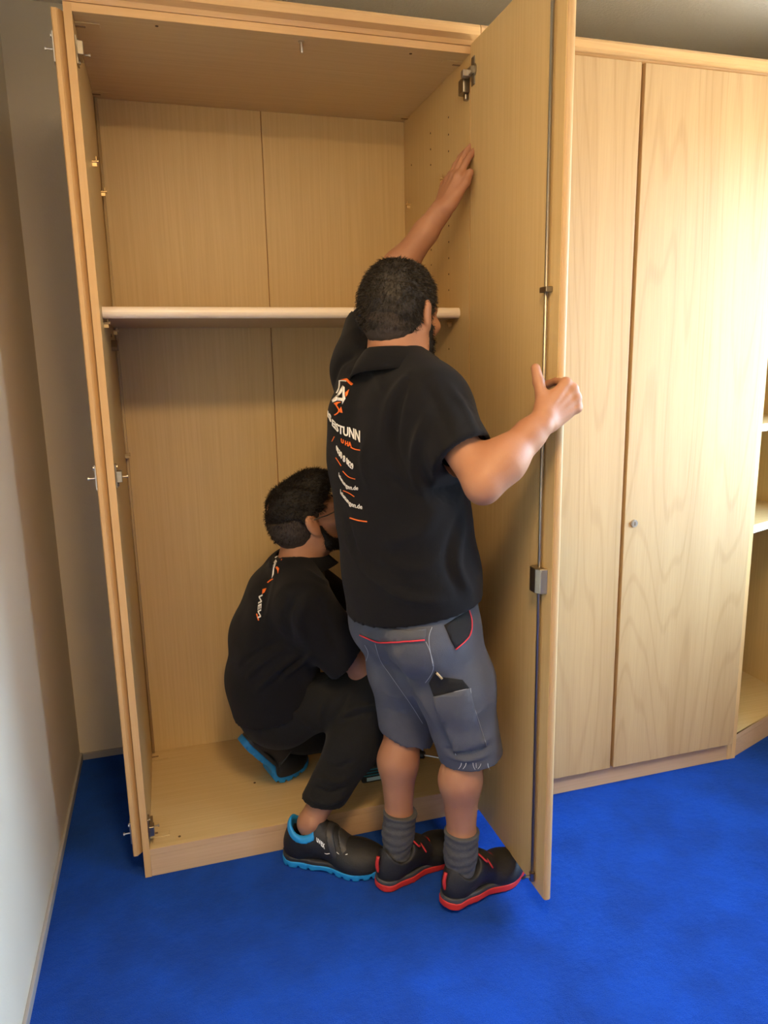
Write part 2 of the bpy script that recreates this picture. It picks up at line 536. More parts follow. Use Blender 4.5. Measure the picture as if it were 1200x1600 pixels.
# left door swung right round and folded flat along the outside of the carcass
dl = prism('door', [(-.0265, .007), (-.024, .004), (-.015, .004), (-.0015, .020), (-.0015, .490), (-.0265, .490)], DZ0, DZ1 - .012, 'beech_edge', wd)
dl['label'] = 'left door folded back flat along the outside of the wardrobe'
for z in HZ:
    bm = bmesh.new()
    add_box(bm, (-.030, .008, z - .032), (-.026, .040, z + .032), .001, 1)
    add_cyl(bm, (-.030, .018, z - .003), (-.044, .018, z - .003), .0022, n=8)
    add_cyl(bm, (-.044, .018, z - .003), (-.048, .018, z - .003), .0045, n=8)
    add_cyl(bm, (-.030, .014, z + .024), (-.033, .014, z + .024), .005, n=8)
    bm_obj('hinge', bm, 'steel', dl)
# right door, open at a right angle
DX0, DX1, DYF, DYH = .978, .997, -.497, -.012
dr = box('door', (DX0, DYF + .001, DZ0), (DX1, DYH, DZ1), 'cream_board', wd, .001)
dr['label'] = 'right door standing open at a right angle'
bm = bmesh.new()
pr = [(DX0 + .001, DYF + .0014)] + [(DX0 + .0095 - .0095 * math.cos(a), DYF + .0014 - .006 * math.sin(a)) for a in [i * math.pi / 8 for i in range(1, 8)]] + [(DX1, DYF + .0014)]
add_prism(bm, pr, DZ0, DZ1, 2)
bm_obj('rounded_edge', bm, 'beech_door', dr)
box('veneer', (DX1, DYF + .001, DZ0), (DX1 + .0008, DYH, DZ1), 'beech_door', dr, 0)
for z in HZ:
    bm = bmesh.new()
    add_cyl(bm, (DX0 - .0025, DYH - .022, z + .02), (DX0 + .004, DYH - .022, z + .02), .0175, n=20)
    add_box(bm, (DX0 - .003, DYH - .030, z - .014), (DX0, DYH - .010, z + .054), .001, 1)
    add_box(bm, (DX0 - .012, DYH - .028, z + .012), (DX0 - .002, DYH + .004, z + .030), .001, 1)
    h = bm_obj('hinge', bm, 'nickel_dark', dr)
    bm = bmesh.new()
    add_box(bm, (DX0 - .026, DYH - .012, z + .010), (DX0 - .004, DYH + .006, z + .026), .0012, 1)
    bm_obj('hinge_arm', bm, 'steel', h)
    bm = bmesh.new()
    add_box(bm, (W - T - .020, .000, z - .020), (W - T, .036, z + .018), .003, 2)
    add_box(bm, (W - T - .012, .006, z - .036), (W - T, .020, z - .020), .003, 2)
    bm_obj('hinge', bm, 'nickel_dark', right_side)
# espagnolette rod with guides, lock case and hooks
RX, RY = .9695, -.452
rod = tube('lock_rod', [(RX, RY, .105), (RX, RY, 2.18)], .0040, 'rod_metal', dr, 10)
for z in (1.561, ):
    bm = bmesh.new(); add_box(bm, (RX - .008, RY - .016, z - .006), (DX0, RY + .016, z + .006), .0015, 1)
    bm_obj('rod_guide', bm, 'nickel_dark', dr)
bm = bmesh.new()
add_prism(bm, [(DX0, RY - .026), (RX - .008, RY - .020), (RX - .016, RY - .008), (RX - .016, RY + .018), (RX - .008, RY + .024), (DX0, RY + .024)], .872, .932, 2)
bmesh.ops.bevel(bm, geom=bm.edges[:], offset=.0015, segments=1, affect='EDGES')
bm_obj('lock_case', bm, 'rod_metal', dr)
for z, s in ((.105, 1), (2.17, -1)):
    bm = bmesh.new()
    add_cyl(bm, (RX, RY, z - .010), (RX, RY, z + .012), .0075, n=12)
    add_tube(bm, [(RX, RY, z), (RX - .014, RY + .006, z - .002), (RX - .022, RY + .014, z - .012 * s)], [.004, .0035, .003], 8)
    bm_obj('rod_hook', bm, 'nickel_dark', dr)

# ------------------------------------------------------------------ the closed wardrobe beside it
w2 = empty('wardrobe', (1.5, D / 2, 0), 'closed beech wardrobe with two tall doors and a small round lock', 'wardrobe')
side_panel(w2, 1.0005, 1.0185, 0, D + .008, HT + T)
side_panel(w2, 1.982, 1.9995, 0, D + .008, HT + T)
box('top_panel', (1.0187, .001, HT), (1.9818, D + .008, HT + T), 'cream_board_x', w2)
box('bottom_panel', (1.0187, .001, HP - T), (1.9818, D + .008, HP), 'cream_board_x', w2)
box('back_panel', (1.0187, D, HP), (1.9818, D + .006, HT), 'cream_board', w2)
box('plinth', (1.0187, .0, 0), (1.9818, .016, HP - T - .0006), 'beech_plinth', w2)
crown(w2, W, 2.0, 0.0)
box('door_stop', (1.478, -.0045, DZ0 + .004), (1.512, .012, DZ1 - .006), 'beech_strip', w2, .001)
box('door', (1.003, -.021, DZ0), (1.487, -.003, DZ1), 'beech_door', w2, .002)
d2 = box('door', (1.499, -.021, DZ0), (1.985, -.003, DZ1), 'beech_door', w2, .002)
bm = bmesh.new(); add_cyl(bm, (1.533, -.021, .905), (1.533, -.026, .905), .0125, .0115, 24)
lk = bm_obj('lock', bm, 'steel', d2)
bm = bmesh.new(); add_cyl(bm, (1.533, -.026, .905), (1.533, -.0268, .905), .0082, n=20)
bm_obj('lock_core', bm, 'steel', lk)
box('keyhole', (1.5316, -.0274, .899), (1.5344, -.0266, .911), 'hole_dark', lk, 0)

# ------------------------------------------------------------------ the open corner shelves
w3 = empty('shelf_unit', (2.22, .3, 0), 'open beech shelf unit with slanted front at the right edge', 'shelf unit')
XR = 2.470
YS = .168
side_panel(w3, 2.000, 2.018, .0, D + .008, HT + T)
side_panel(w3, XR - T, XR, YS, D + .008, HT + T)
foot = [(2.0182, .006), (XR - T - .0002, YS), (XR - T - .0002, D), (2.0182, D)]
prism('bottom_panel', foot, HP - T, HP, 'cream_board_x', w3)
prism('top_panel', foot, HT, HT + T, 'cream_board_x', w3)
box('back_panel', (2.0182, D + .0005, 0), (XR - T, D + .008, HT), 'cream_board', w3)
def slant(y, off):
    dx, dy = XR - T - 2.0182, YS - .006
    l = math.hypot(dx, dy)
    nx, ny = dy / l, -dx / l
    return [(2.0182, .006 + off), (XR - T - .0002, YS + off)], (nx, ny)
def front_strip(name, z0, z1, mat, parent, th=.014, out=0.0):
    bm = bmesh.new()
    add_prism(bm, [(2.0 if out else 2.0182, .006 - out), (XR - T - .0002, YS - out), (XR - T - .0002, YS - out + th), (2.0 if out else 2.0182, .006 - out + th)], z0, z1, 2)
    return bm_obj(name, bm, mat, parent)
front_strip('plinth', 0, HP - T - .0006, 'beech_plinth', w3, .016, .007)
front_strip('edge_band', HP - T, HP, 'beech_plinth', w3, .006, .007)
front_strip('crown_strip', HT + T + .0006, HT + .055, 'beech_edge_x', w3, .03, .03)
for z in (.815, 1.165, 1.55):
    inset = .035
    f2 = [(2.0182, .006 + inset), (XR - T - .0002, YS + inset), (XR - T - .0002, D), (2.0182, D)]
    s_ = prism('shelf', f2, z, z + .022, 'cream_board_x', w3)
    bm = bmesh.new()
    add_prism(bm, [(2.0182, .006 + inset - .012), (XR - T - .0002, YS + inset - .012), (XR - T - .0002, YS + inset), (2.0182, .006 + inset)], z - .001, z + .023, 2)
    bm_obj('shelf_edge', bm, 'white_edge', s_)
cyl('cam_screw', (2.018, .03, HP + .012), (2.030, .03, HP + .012), .006, 'nickel_dark', w3, n=10)

# ------------------------------------------------------------------ added fill lamp, unseen behind the viewer, warms the wardrobe inside
lamp = empty('added_fill_lamp', (0.38, -1.60, CZ), 'round warm fill lamp added out of view on the ceiling', 'lamp')
cyl('fill_lamp_mount', (0.38, -1.60, CZ), (0.38, -1.60, CZ - .03), .19, 'steel', lamp, n=40)
bm = bmesh.new()
rings = []
for i in range(9):
    a = i / 8 * math.pi / 2
    r_, z_ = .185 * math.cos(a), CZ - .03 - .075 * math.sin(a)
    rings.append([bm.verts.new((0.38 + max(r_, .004) * math.cos(2 * math.pi * k / 40), -1.60 + max(r_, .004) * math.sin(2 * math.pi * k / 40), z_)) for k in range(40)])
for i in range(8):
    for k in range(40):
        bm.faces.new((rings[i][k], rings[i][(k + 1) % 40], rings[i + 1][(k + 1) % 40], rings[i + 1][k]))
bm.faces.new(rings[-1])
bm_obj('fill_lamp_bowl', bm, 'fill_lamp_glass', lamp, True)
ld = bpy.data.lights.new('added_fill_light', 'AREA'); ld.shape = 'DISK'; ld.size = .36; ld.energy = 20; ld.color = (1.0, .66, .32)  # added warm fill light for the cupboard interior
lo = bpy.data.objects.new('added_fill_light', ld); COL.objects.link(lo); lo.location = (0.38, -1.60, CZ - .112)
lo.parent = lamp; lo.matrix_parent_inverse = parent_world(lamp).inverted()

# ------------------------------------------------------------------ signed-distance modelling for the two men
V3 = lambda *a: np.array(a, float)
def unit(v):
    v = np.asarray(v, float)
    return v / np.linalg.norm(v)
def frame(y, z):
    """columns x, y, z: y along, z made square to it"""
    y = unit(y); z = np.asarray(z, float); z = unit(z - y * z.dot(y))
    return np.stack([np.cross(y, z), y, z], 1)
_rs = np.random.RandomState(3)
_WK = _rs.normal(size=(24, 3)); _WK /= np.linalg.norm(_WK, axis=1)[:, None]; _WP = _rs.rand(24) * 6.28; _WF = .6 + _rs.rand(24) * 1.0
def wnoise(P, freq, seed=0, n=8, stretch=None):
    """cheap smooth noise: a sum of sines in random directions"""
    out = 0
    for i in range(n):
        j = (i + seed * 5) % 24
        k = _WK[j] * freq * _WF[(i * 3 + seed) % 24]
        if stretch is not None:
            k = k * stretch
        out = out + np.sin(P[..., 0] * k[0] + P[..., 1] * k[1] + P[..., 2] * k[2] + _WP[j])
    return out / n ** .5 / 1.4
class SDF:
    def __init__(s, lo, hi, h, grow=0.0):
        s.lo = np.asarray(lo, float); s.h = h; s.grow = grow
        n = np.ceil((np.asarray(hi, float) - s.lo) / h).astype(int) + 1
        s.f = np.full(n, 1.0, np.float32)
        s.ax = [(s.lo[i] + h * np.arange(n[i])).astype(np.float32) for i in range(3)]
    def reg(s, lo, hi, pad):
        sl = []
        for i in range(3):
            a = int(max(0, math.floor((lo[i] - pad - s.lo[i]) / s.h)))
            b = int(min(s.f.shape[i], math.ceil((hi[i] + pad - s.lo[i]) / s.h) + 1))
            if b <= a:
                return None, None
            sl.append(slice(a, b))
        P = np.meshgrid(*[s.ax[i][sl[i]] for i in range(3)], indexing='ij')
        return tuple(sl), P
    def comb(s, sl, d, k, sub=False):
        f = s.f[sl]
        if sub:
            d = -d
            h = np.maximum(k - np.abs(f - d), 0) / k if k > 0 else 0
            s.f[sl] = np.maximum(f, d) + h * h * k * .25
        else:
            h = np.maximum(k - np.abs(f - d), 0) / k if k > 0 else 0
            s.f[sl] = np.minimum(f, d) - h * h * k * .25
    def seg(s, a, b, ra, rb=None, k=.02, n=None, sa=1.0, sb=None, sub=False, g=1.0):
        a = np.asarray(a, float); b = np.asarray(b, float)
        rb = ra if rb is None else rb
        sb = sa if sb is None else sb
        ra += s.grow * g; rb += s.grow * g
        R = max(ra * max(1, sa), rb * max(1, sb))
        sl, P = s.reg(np.minimum(a, b) - R, np.maximum(a, b) + R, k + 3 * s.h)
        if sl is None:
            return s
        ab = b - a; L = max(ab.dot(ab), 1e-9)
        p = [P[i] - a[i] for i in range(3)]
        t = np.clip((p[0] * ab[0] + p[1] * ab[1] + p[2] * ab[2]) / L, 0, 1)
        v = [p[i] - t * ab[i] for i in range(3)]
        if n is not None:
            n = unit(n)
            c = v[0] * n[0] + v[1] * n[1] + v[2] * n[2]
            q = c / (sa + (sb - sa) * t) - c
            v = [v[i] + n[i] * q for i in range(3)]
        d = np.sqrt(v[0] ** 2 + v[1] ** 2 + v[2] ** 2) - (ra + (rb - ra) * t)
        s.comb(sl, d, k, sub)
        return s
    def ell(s, c, r, A=None, k=.02, sub=False, g=1.0):
        c = np.asarray(c, float); r = np.asarray(r, float) + s.grow * g
        R = r.max() * np.ones(3)
        sl, P = s.reg(c - R, c + R, k + 3 * s.h)
        if sl is None:
            return s
        p = [P[i] - c[i] for i in range(3)]
        if A is not None:
            p = [p[0] * A[0, j] + p[1] * A[1, j] + p[2] * A[2, j] for j in range(3)]
        k0 = np.sqrt(sum((p[i] / r[i]) ** 2 for i in range(3)))
        k1 = np.sqrt(sum((p[i] / r[i] ** 2) ** 2 for i in range(3))) + 1e-9
        s.comb(sl, k0 * (k0 - 1) / k1, k, sub)
        return s
    def box(s, c, r, A=None, rad=.003, k=.0, sub=False):
        c = np.asarray(c, float); r = np.asarray(r, float)
        R = np.linalg.norm(r) * np.ones(3)
        sl, P = s.reg(c - R, c + R, k + 3 * s.h)
        if sl is None:
            return s
        p = [P[i] - c[i] for i in range(3)]
        if A is not None:
            p = [p[0] * A[0, j] + p[1] * A[1, j] + p[2] * A[2, j] for j in range(3)]
        q = [np.abs(p[i]) - (r[i] - rad) for i in range(3)]
        d = np.sqrt(sum(np.maximum(x, 0) ** 2 for x in q)) + np.minimum(np.maximum(np.maximum(q[0], q[1]), q[2]), 0) - rad
        s.comb(sl, d, k, sub)
        return s
    def cut(s, p, n, k=.0):
        """remove everything on the n side of the plane"""
        p = np.asarray(p, float); n = unit(n)
        X, Y, Z = np.meshgrid(*s.ax, indexing='ij', sparse=True)
        d = (X - p[0]) * n[0] + (Y - p[1]) * n[1] + (Z - p[2]) * n[2]
        s.f = np.maximum(s.f, d.astype(np.float32))
        return s
    def cut_near(s, p, n, c, rad):
        """plane cut that only acts within rad of c"""
        p = np.asarray(p, float); n = unit(n); c = np.asarray(c, float)
        X, Y, Z = np.meshgrid(*s.ax, indexing='ij', sparse=True)
        d = (X - p[0]) * n[0] + (Y - p[1]) * n[1] + (Z - p[2]) * n[2]
        m = ((X - c[0]) ** 2 + (Y - c[1]) ** 2 + (Z - c[2]) ** 2) < rad * rad
        s.f = np.where(m, np.maximum(s.f, d), s.f).astype(np.float32)
        return s
    def warp(s, fn):
        P = np.stack(np.meshgrid(*s.ax, indexing='ij'), -1)
        m = np.abs(s.f) < .03
        s.f[m] += fn(P[m]).astype(np.float32)
        return s
    def mesh(s):
        f = s.f; h = s.h
        neg = f < 0
        nx, ny, nz = f.shape
        cs = [(i, j, k) for i in (0, 1) for j in (0, 1) for k in (0, 1)]
        cnt = sum(neg[i:nx - 1 + i, j:ny - 1 + j, k:nz - 1 + k].astype(np.int8) for i, j, k in cs)
        act = (cnt > 0) & (cnt < 8)
        idx = np.full(act.shape, -1, np.int64)
        ci = np.argwhere(act)
        idx[act] = np.arange(len(ci))
        vals = {c: f[ci[:, 0] + c[0], ci[:, 1] + c[1], ci[:, 2] + c[2]] for c in cs}
        acc = np.zeros((len(ci), 3)); num = np.zeros(len(ci))
        for a in cs:
            for ax in range(3):
                if a[ax]:
                    continue
                b = list(a); b[ax] = 1; b = tuple(b)
                fa, fb = vals[a], vals[b]
                m = (fa < 0) != (fb < 0)
                t = np.where(m, fa / np.where(m, fa - fb, 1), 0)
                pt = np.tile(np.array(a, float), (len(ci), 1)); pt[:, ax] += t
                acc += pt * m[:, None]; num += m
        V = s.lo + h * (ci + acc / num[:, None])
        Q = []
        for ax in range(3):
            sl0 = [slice(None)] * 3; sl1 = [slice(None)] * 3
            sl0[ax] = slice(0, -1); sl1[ax] = slice(1, None)
            e = neg[tuple(sl0)] != neg[tuple(sl1)]
            u, w_ = [(1, 2), (2, 0), (0, 1)][ax]
            ee = np.argwhere(e)
            ok = (ee[:, u] > 0) & (ee[:, w_] > 0) & (ee[:, u] < f.shape[u] - 1) & (ee[:, w_] < f.shape[w_] - 1)
            ee = ee[ok]
            def cell(du, dw):
                c = ee.copy(); c[:, u] += du; c[:, w_] += dw
                return idx[c[:, 0], c[:, 1], c[:, 2]]
            q = np.stack([cell(-1, -1), cell(0, -1), cell(0, 0), cell(-1, 0)], 1)
            inside = neg[ee[:, 0], ee[:, 1], ee[:, 2]]
            q[~inside] = q[~inside][:, ::-1]
            Q.append(q)
        Q = np.concatenate(Q)
        return V, Q[(Q >= 0).all(1)]
def np_mesh(name, V, Q):
    me = bpy.data.meshes.new(name)
    V = np.asarray(V, np.float32); Q = np.asarray(Q, np.int32)
    n = Q.shape[1]
    me.vertices.add(len(V)); me.vertices.foreach_set('co', V.ravel())
    me.loops.add(len(Q) * n); me.loops.foreach_set('vertex_index', Q.ravel())
    me.polygons.add(len(Q)); me.polygons.foreach_set('loop_start', np.arange(0, len(Q) * n, n, dtype=np.int32))
    me.polygons.foreach_set('use_smooth', np.ones(len(Q), bool))
    me.update(calc_edges=True)
    return me
def join(parts):
    Vs, Qs, o = [], [], 0
    for V, Q in parts:
        Vs.append(V); Qs.append(Q + o); o += len(V)
    return np.concatenate(Vs), np.concatenate(Qs)
def normals(V, Q):
    n = np.cross(V[Q[:, 2]] - V[Q[:, 0]], V[Q[:, 3]] - V[Q[:, 1]])
    out = np.zeros_like(V)
    for i in range(4):
        np.add.at(out, Q[:, i], n)
    return out / (np.linalg.norm(out, axis=1)[:, None] + 1e-12)
def relax(V, Q, it=1, lam=.5):
    for _ in range(it):
        acc = np.zeros_like(V); c = np.zeros(len(V))
        for a, b in ((0, 1), (1, 2), (2, 3), (3, 0)):
            np.add.at(acc, Q[:, a], V[Q[:, b]]); np.add.at(c, Q[:, a], 1)
            np.add.at(acc, Q[:, b], V[Q[:, a]]); np.add.at(c, Q[:, b], 1)
        V = V + lam * (acc / np.maximum(c, 1)[:, None] - V)
    return V
def bvh_of(V, Q):
    return BVHTree.FromPolygons([tuple(v) for v in V], [tuple(int(i) for i in q) for q in Q])
def px_ray(x, y):
    d = CAM_D + CAM_R * ((x - 600) / CAM_F) - CAM_U * ((y - 800) / CAM_F)
    return CAM_P, d.normalized()
def px_hit(bvh, x, y):
    o, d = px_ray(x, y)
    h = bvh.ray_cast(o, d)
    return (np.array(h[0]), np.array(h[1])) if h[0] is not None else (None, None)
def fold(V, Nn, bvh, pts, amp, wid):
    """raise (or sink) a soft ridge along a line given on the cloth as seen in the photograph"""
    P = []
    for x, y in catmull(pts, 5):
        h, _ = px_hit(bvh, x, y)
        if h is not None:
            P.append(h)
    if len(P) < 2:
        return V
    P = np.array(P)
    lo, hi = P.min(0) - 4 * wid, P.max(0) + 4 * wid
    m = np.where(((V > lo) & (V < hi)).all(1))[0]
    best = np.full(len(m), 9.0); tt = np.zeros(len(m))
    for i in range(len(P) - 1):
        ab = P[i + 1] - P[i]
        t = np.clip((V[m] - P[i]) @ ab / (ab @ ab + 1e-12), 0, 1)
        d = np.linalg.norm(V[m] - P[i] - t[:, None] * ab, axis=1)
        b = d < best
        best[b] = d[b]; tt[b] = (i + t[b]) / (len(P) - 1)
    taper = np.sin(np.clip(tt, .02, .98) * math.pi) ** .5
    V[m] += Nn[m] * (amp * taper * np.exp(-(best / wid) ** 2))[:, None]
    return V
def hand(f, wrist, fwd, palm, right, curls, thumb, spread=1.0, k=.010, sc=1.0):
    """five-fingered hand: fwd = wrist to knuckles, palm = way the palm faces"""
    Y = unit(fwd); Nn = np.asarray(palm, float); Nn = unit(Nn - Y * Nn.dot(Y)); Z = -Nn
    X = np.cross(Y, Nn) * (1 if right else -1)
    w0 = np.asarray(wrist, float)
    P = lambda x, y, z: w0 + sc * (X * x + Y * y + Z * z)
    xs = (.029, .010, -.010, -.028); ky = (.088, .092, .086, .077)
    ln = ((.043, .026, .021), (.047, .030, .022), (.043, .028, .022), (.034, .021, .019))
    rr = (.0098, .0100, .0094, .0084)
    for i in range(4):
        kn = P(xs[i], ky[i], .004 if i in (1, 2) else .001)
        f.seg(P(xs[i] * .62, .006, 0), kn, .0162 * sc, .0115 * sc, k=.012)
        a = 0.0; p = kn
        f.ell(kn + Z * .002, (.0125 * sc,) * 3, k=.006)
        for j in range(3):
            a += math.radians(curls[i][j])
            d = Y * math.cos(a) - Z * math.sin(a)
            d = unit(d + X * (.06 * (1.5 - i) * spread if j == 0 else 0))
            q = p + d * ln[i][j] * sc
            r0 = rr[i] * (1, .93, .86)[j] * sc
            f.seg(p, q, r0, r0 * .92, k=.004 if j else .007)
            p = q
    f.ell(P(.022, .032, -.011), np.array((.020, .032, .016)) * sc, np.stack([X, Y, Z], 1), k=.012)
    f.ell(P(-.022, .035, -.009), np.array((.014, .034, .013)) * sc, np.stack([X, Y, Z], 1), k=.012)
    t = [P(.020, .016, -.006)] + [P(*q) for q in thumb]
    rt = (.0155, .0132, .0124, .0104)
    for i in range(4):
        f.seg(P(xs[i] * .45, .012, .0135), P(xs[i], ky[i] - .004, .0125), .0030, .0034, k=.006)
    for i in range(len(t) - 1):
        f.seg(t[i], t[i + 1], rt[i] * sc, rt[i + 1] * sc, k=.009 if i == 0 else .005)
    return P
def head(f, c, A, k=.012, stub=True):
    """head around c; A columns: right, face, up"""
    P = lambda x, y, z: c + A @ np.array((x, y, z))
    f.ell(P(0, -.014, .030), (.0745, .096, .086), A, k)
    f.ell(P(0, .030, -.028), (.060, .062, .085), A, .03)
    for s in (-1, 1):
        f.seg(P(s * .056, -.004, -.040), P(s * .048, .015, -.078), .018, .017, k=.02)
        f.seg(P(s * .048, .015, -.078), P(s * .014, .074, -.104), .018, .017, k=.02)
        f.seg(P(s * .010, .082, .020), P(s * .042, .070, .018), .011, .010, k=.014)
        f.ell(P(s * .048, .058, -.022), (.020, .022, .018), A, .02)
        f.ell(P(s * .031, .088, .000), (.017, .014, .012), A, .006, sub=True)
        f.ell(P(s * .031, .078, .000), (.0155, .0145, .0125), A, .002)
        E = A @ frame((0, -.25 , 1), (s * .9, .35, 0))[:, [0, 2, 1]]
        # ear: shell, rim and lobe, hollowed
        f.ell(P(s * .078, -.008, -.006), (.019, .0085, .033), E, .006)
        f.ell(P(s * .081, -.010, .010), (.018, .0075, .018), E, .005)
        f.ell(P(s * .090, .000, -.002), (.0095, .006, .017), E, .004, sub=True)
        f.ell(P(s * .074, .000, -.034), (.008, .006, .010), E, .006)
    f.ell(P(0, .080, -.106), (.018, .016, .016), A, .02)
    f.seg(P(0, .090, .012), P(0, .112, -.028), .009, .0115, k=.012)
    for s in (-1, 1):
        f.ell(P(s * .012, .103, -.034), (.009, .010, .008), A, .008)
    f.seg(P(-.020, .088, -.062), P(.020, .088, -.062), .0075, k=.008)
    f.seg(P(-.017, .087, -.074), P(.017, .087, -.074), .0080, k=.008)
    f.seg(P(-.022, .099, -.068), P(.022, .099, -.068), .0022, k=.003, sub=True)
    return P
def strands(V, Q, sel, n, length, width, comb, jitter, rng):
    """short tapering hairs standing on a surface"""
    Nn = normals(V, Q)
    pick = rng.choice(np.where(sel)[0], n)
    p = V[pick] + rng.normal(size=(n, 3)) * .0012
    nn = Nn[pick]
    cm = comb(p, nn) if callable(comb) else np.asarray(comb)
    d = nn * .55 + cm + rng.normal(size=(n, 3)) * jitter
    d -= np.minimum((d * nn).sum(1), 0)[:, None] * nn
    d /= np.linalg.norm(d, axis=1)[:, None]
    L = length * (.6 + .8 * rng.rand(n))
    s = np.cross(d, rng.normal(size=(n, 3))); s /= np.linalg.norm(s, axis=1)[:, None]
    a = p - nn * .001 - s * width / 2; b = p - nn * .001 + s * width / 2
    mid = p + d * L[:, None] * .55
    tip = p + d * L[:, None] * .9 - nn * .15 * L[:, None]
    ml, mr = mid - s * width * .35, mid + s * width * .35
    VV = np.stack([a, b, mr, ml, tip - s * width * .05, tip + s * width * .05], 1).reshape(-1, 3)
    i = np.arange(n)[:, None] * 6
    QQ = np.concatenate([i + np.array([[0, 1, 2, 3]]), i + np.array([[3, 2, 5, 4]])])
    return VV, QQ
def cloth_obj(name, V, Q, mat, parent):
    return link(name, np_mesh(name, V, Q), mat, parent)
def patch(name, poly, bvh, mat, parent, off=.0012, step=9, thick=.0016, ray=px_ray):
    """cloth patch: outline given in the photograph, laid on the garment's real surface"""
    pts = [Vector(p) for p in poly]
    xs = [p.x for p in pts]; ys = [p.y for p in pts]
    n0 = len(pts)
    ed = [(i, (i + 1) % n0) for i in range(n0)]
    allp = []
    for i in range(n0):
        allp.append(pts[i])
    y = min(ys) + step * .5
    while y < max(ys):
        x = min(xs) + step * .5
        while x < max(xs):
            allp.append(Vector((x, y))); x += step
        y += step
    r = delaunay_2d_cdt(allp, ed, [list(range(n0))], 1, 1e-4)
    vs, fs = r[0], r[2]
    out = []; ok = []
    for v in vs:
        o, d = ray(v.x, v.y)
        h = bvh.ray_cast(o, d)
        if h[0] is None:
            out.append(None)
        else:
            nn = h[1] if h[1].dot(d) < 0 else -h[1]
            out.append(h[0] + nn * off)
    bm = bmesh.new()
    bv = [bm.verts.new(p) if p is not None else None for p in out]
    for f in fs:
        q = [bv[i] for i in f]
        if any(x is None for x in q):
            continue
        if max((q[i].co - q[i - 1].co).length for i in range(len(q))) > .08:
            continue
        try:
            bm.faces.new(q)
        except ValueError:
            pass
    for v in [v for v in bm.verts if not v.link_faces]:
        bm.verts.remove(v)
    me = bpy.data.meshes.new(name)
    bm.to_mesh(me); bm.free()
    # face towards the viewer side of the cloth, then give it thickness
    me.polygons.foreach_set('use_smooth', [True] * len(me.polygons))
    o = link(name, me, mat, parent)
    if thick:
        md = o.modifiers.new('thickness', 'SOLIDIFY'); md.thickness = thick; md.offset = 0
    return o
def seam(name, pts, bvh, rad, mat, parent, off=.0006, k=5, n=6):
    P = []
    for x, y in catmull(pts, k):
        h, nn = px_hit(bvh, x, y)
        if h is not None:
            o, d = px_ray(x, y)
            if nn.dot(np.array(d)) > 0:
                nn = -nn
            P.append(h + nn * off)
    if len(P) < 2:
        return None
    return tube(name, P, rad, mat, parent, n)
def text_verts(txt, size, bold=0.0):
    cu = bpy.data.curves.new('lettering', 'FONT')
    cu.body = txt; cu.size = size; cu.offset = bold; cu.resolution_u = 3
    ob = bpy.data.objects.new('lettering_tmp', cu); COL.objects.link(ob)
    bpy.context.view_layer.update()
    me = bpy.data.meshes.new_from_object(ob.evaluated_get(bpy.context.evaluated_depsgraph_get()))
    V = [(v.co.x, v.co.y) for v in me.vertices]; F = [tuple(p.vertices) for p in me.polygons]
    bpy.data.objects.remove(ob); bpy.data.curves.remove(cu); bpy.data.meshes.remove(me)
    return V, F
def lay_flat(name, V, F, ray, bvh, mat, parent, off=.0012):
    """thin print pressed onto a curved surface"""
    bm = bmesh.new(); bv = []
    for x, y in V:
        o, d = ray(x, y)
        h = bvh.ray_cast(Vector(o), Vector(d))
        if h[0] is None:
            bv.append(None); continue
        nn = h[1] if h[1].dot(Vector(d)) < 0 else -h[1]
        bv.append(bm.verts.new(h[0] + nn * off))
    for f in F:
        q = [bv[i] for i in f]
        if any(x is None for x in q):
            continue
        if max((q[i].co - q[i - 1].co).length for i in range(len(q))) > .09:
            continue
        try:
            bm.faces.new(q)
        except ValueError:
            pass
    me = bpy.data.meshes.new(name); bm.to_mesh(me); bm.free()
    o = link(name, me, mat, parent)
    md = o.modifiers.new('thickness', 'SOLIDIFY'); md.thickness = .0008; md.offset = 0
    return o
def collar(name, c, up, fwd, parent, mat, r=(.066, .072), gap=40, hgt=.034, drop=.020, flare=.030, tilt=.0):
    """folded polo collar: stand, fold and outer leaf round the neck, open at the throat"""
    A = frame(fwd, up)      # x right-ish, y fwd, z up
    bm = bmesh.new(); rings = []
    n = 48
    for i in range(n + 1):
        a = math.radians(90 + gap / 2 + (360 - gap) * i / n)
        u = i / n
        e = abs(u - .5) * 2            # 0 at the nape, 1 at the ends
        ca, sa = math.cos(a), math.sin(a)
        hh = hgt * (1 - .25 * e)
        lift = -.018 * e
        prof = [(0, -.012), (.002, hh * .5), (.004, hh), (.0075, hh + .003), (.011, hh), (.012 + flare * .5, hh * .35 - .002), (.012 + flare * (1 + .35 * e), -drop * (1 + .9 * e ** 3)), (.009 + flare * (1 + .35 * e), -drop * (1 + .9 * e ** 3) - .001), (.008 + flare * .5, hh * .3 - .004), (.007, .002)]
        ring = []
        for dr_, dz in prof:
            p = np.asarray(c) + A @ np.array(((r[0] + dr_) * ca, (r[1] + dr_) * sa, dz + lift + tilt * sa))
            ring.append(bm.verts.new(p))
        rings.append(ring)
    for i in range(n):
        a, b = rings[i], rings[i + 1]
        for k in range(len(a)):
            bm.faces.new((a[k], a[(k + 1) % len(a)], b[(k + 1) % len(b)], b[k]))
    bm.faces.new(rings[0]); bm.faces.new(rings[-1][::-1])
    return bm_obj(name, bm, mat, parent, True)
def shoe_frame(heel, az, roll=0):
    """heel point on the ground, azimuth from +y towards +x -> 3x3 columns side, toe, up"""
    a = math.radians(az)
    y = V3(math.sin(a), math.cos(a), 0); z = V3(0, 0, 1)
    return np.stack([np.cross(y, z), y, z], 1), np.asarray(heel, float)
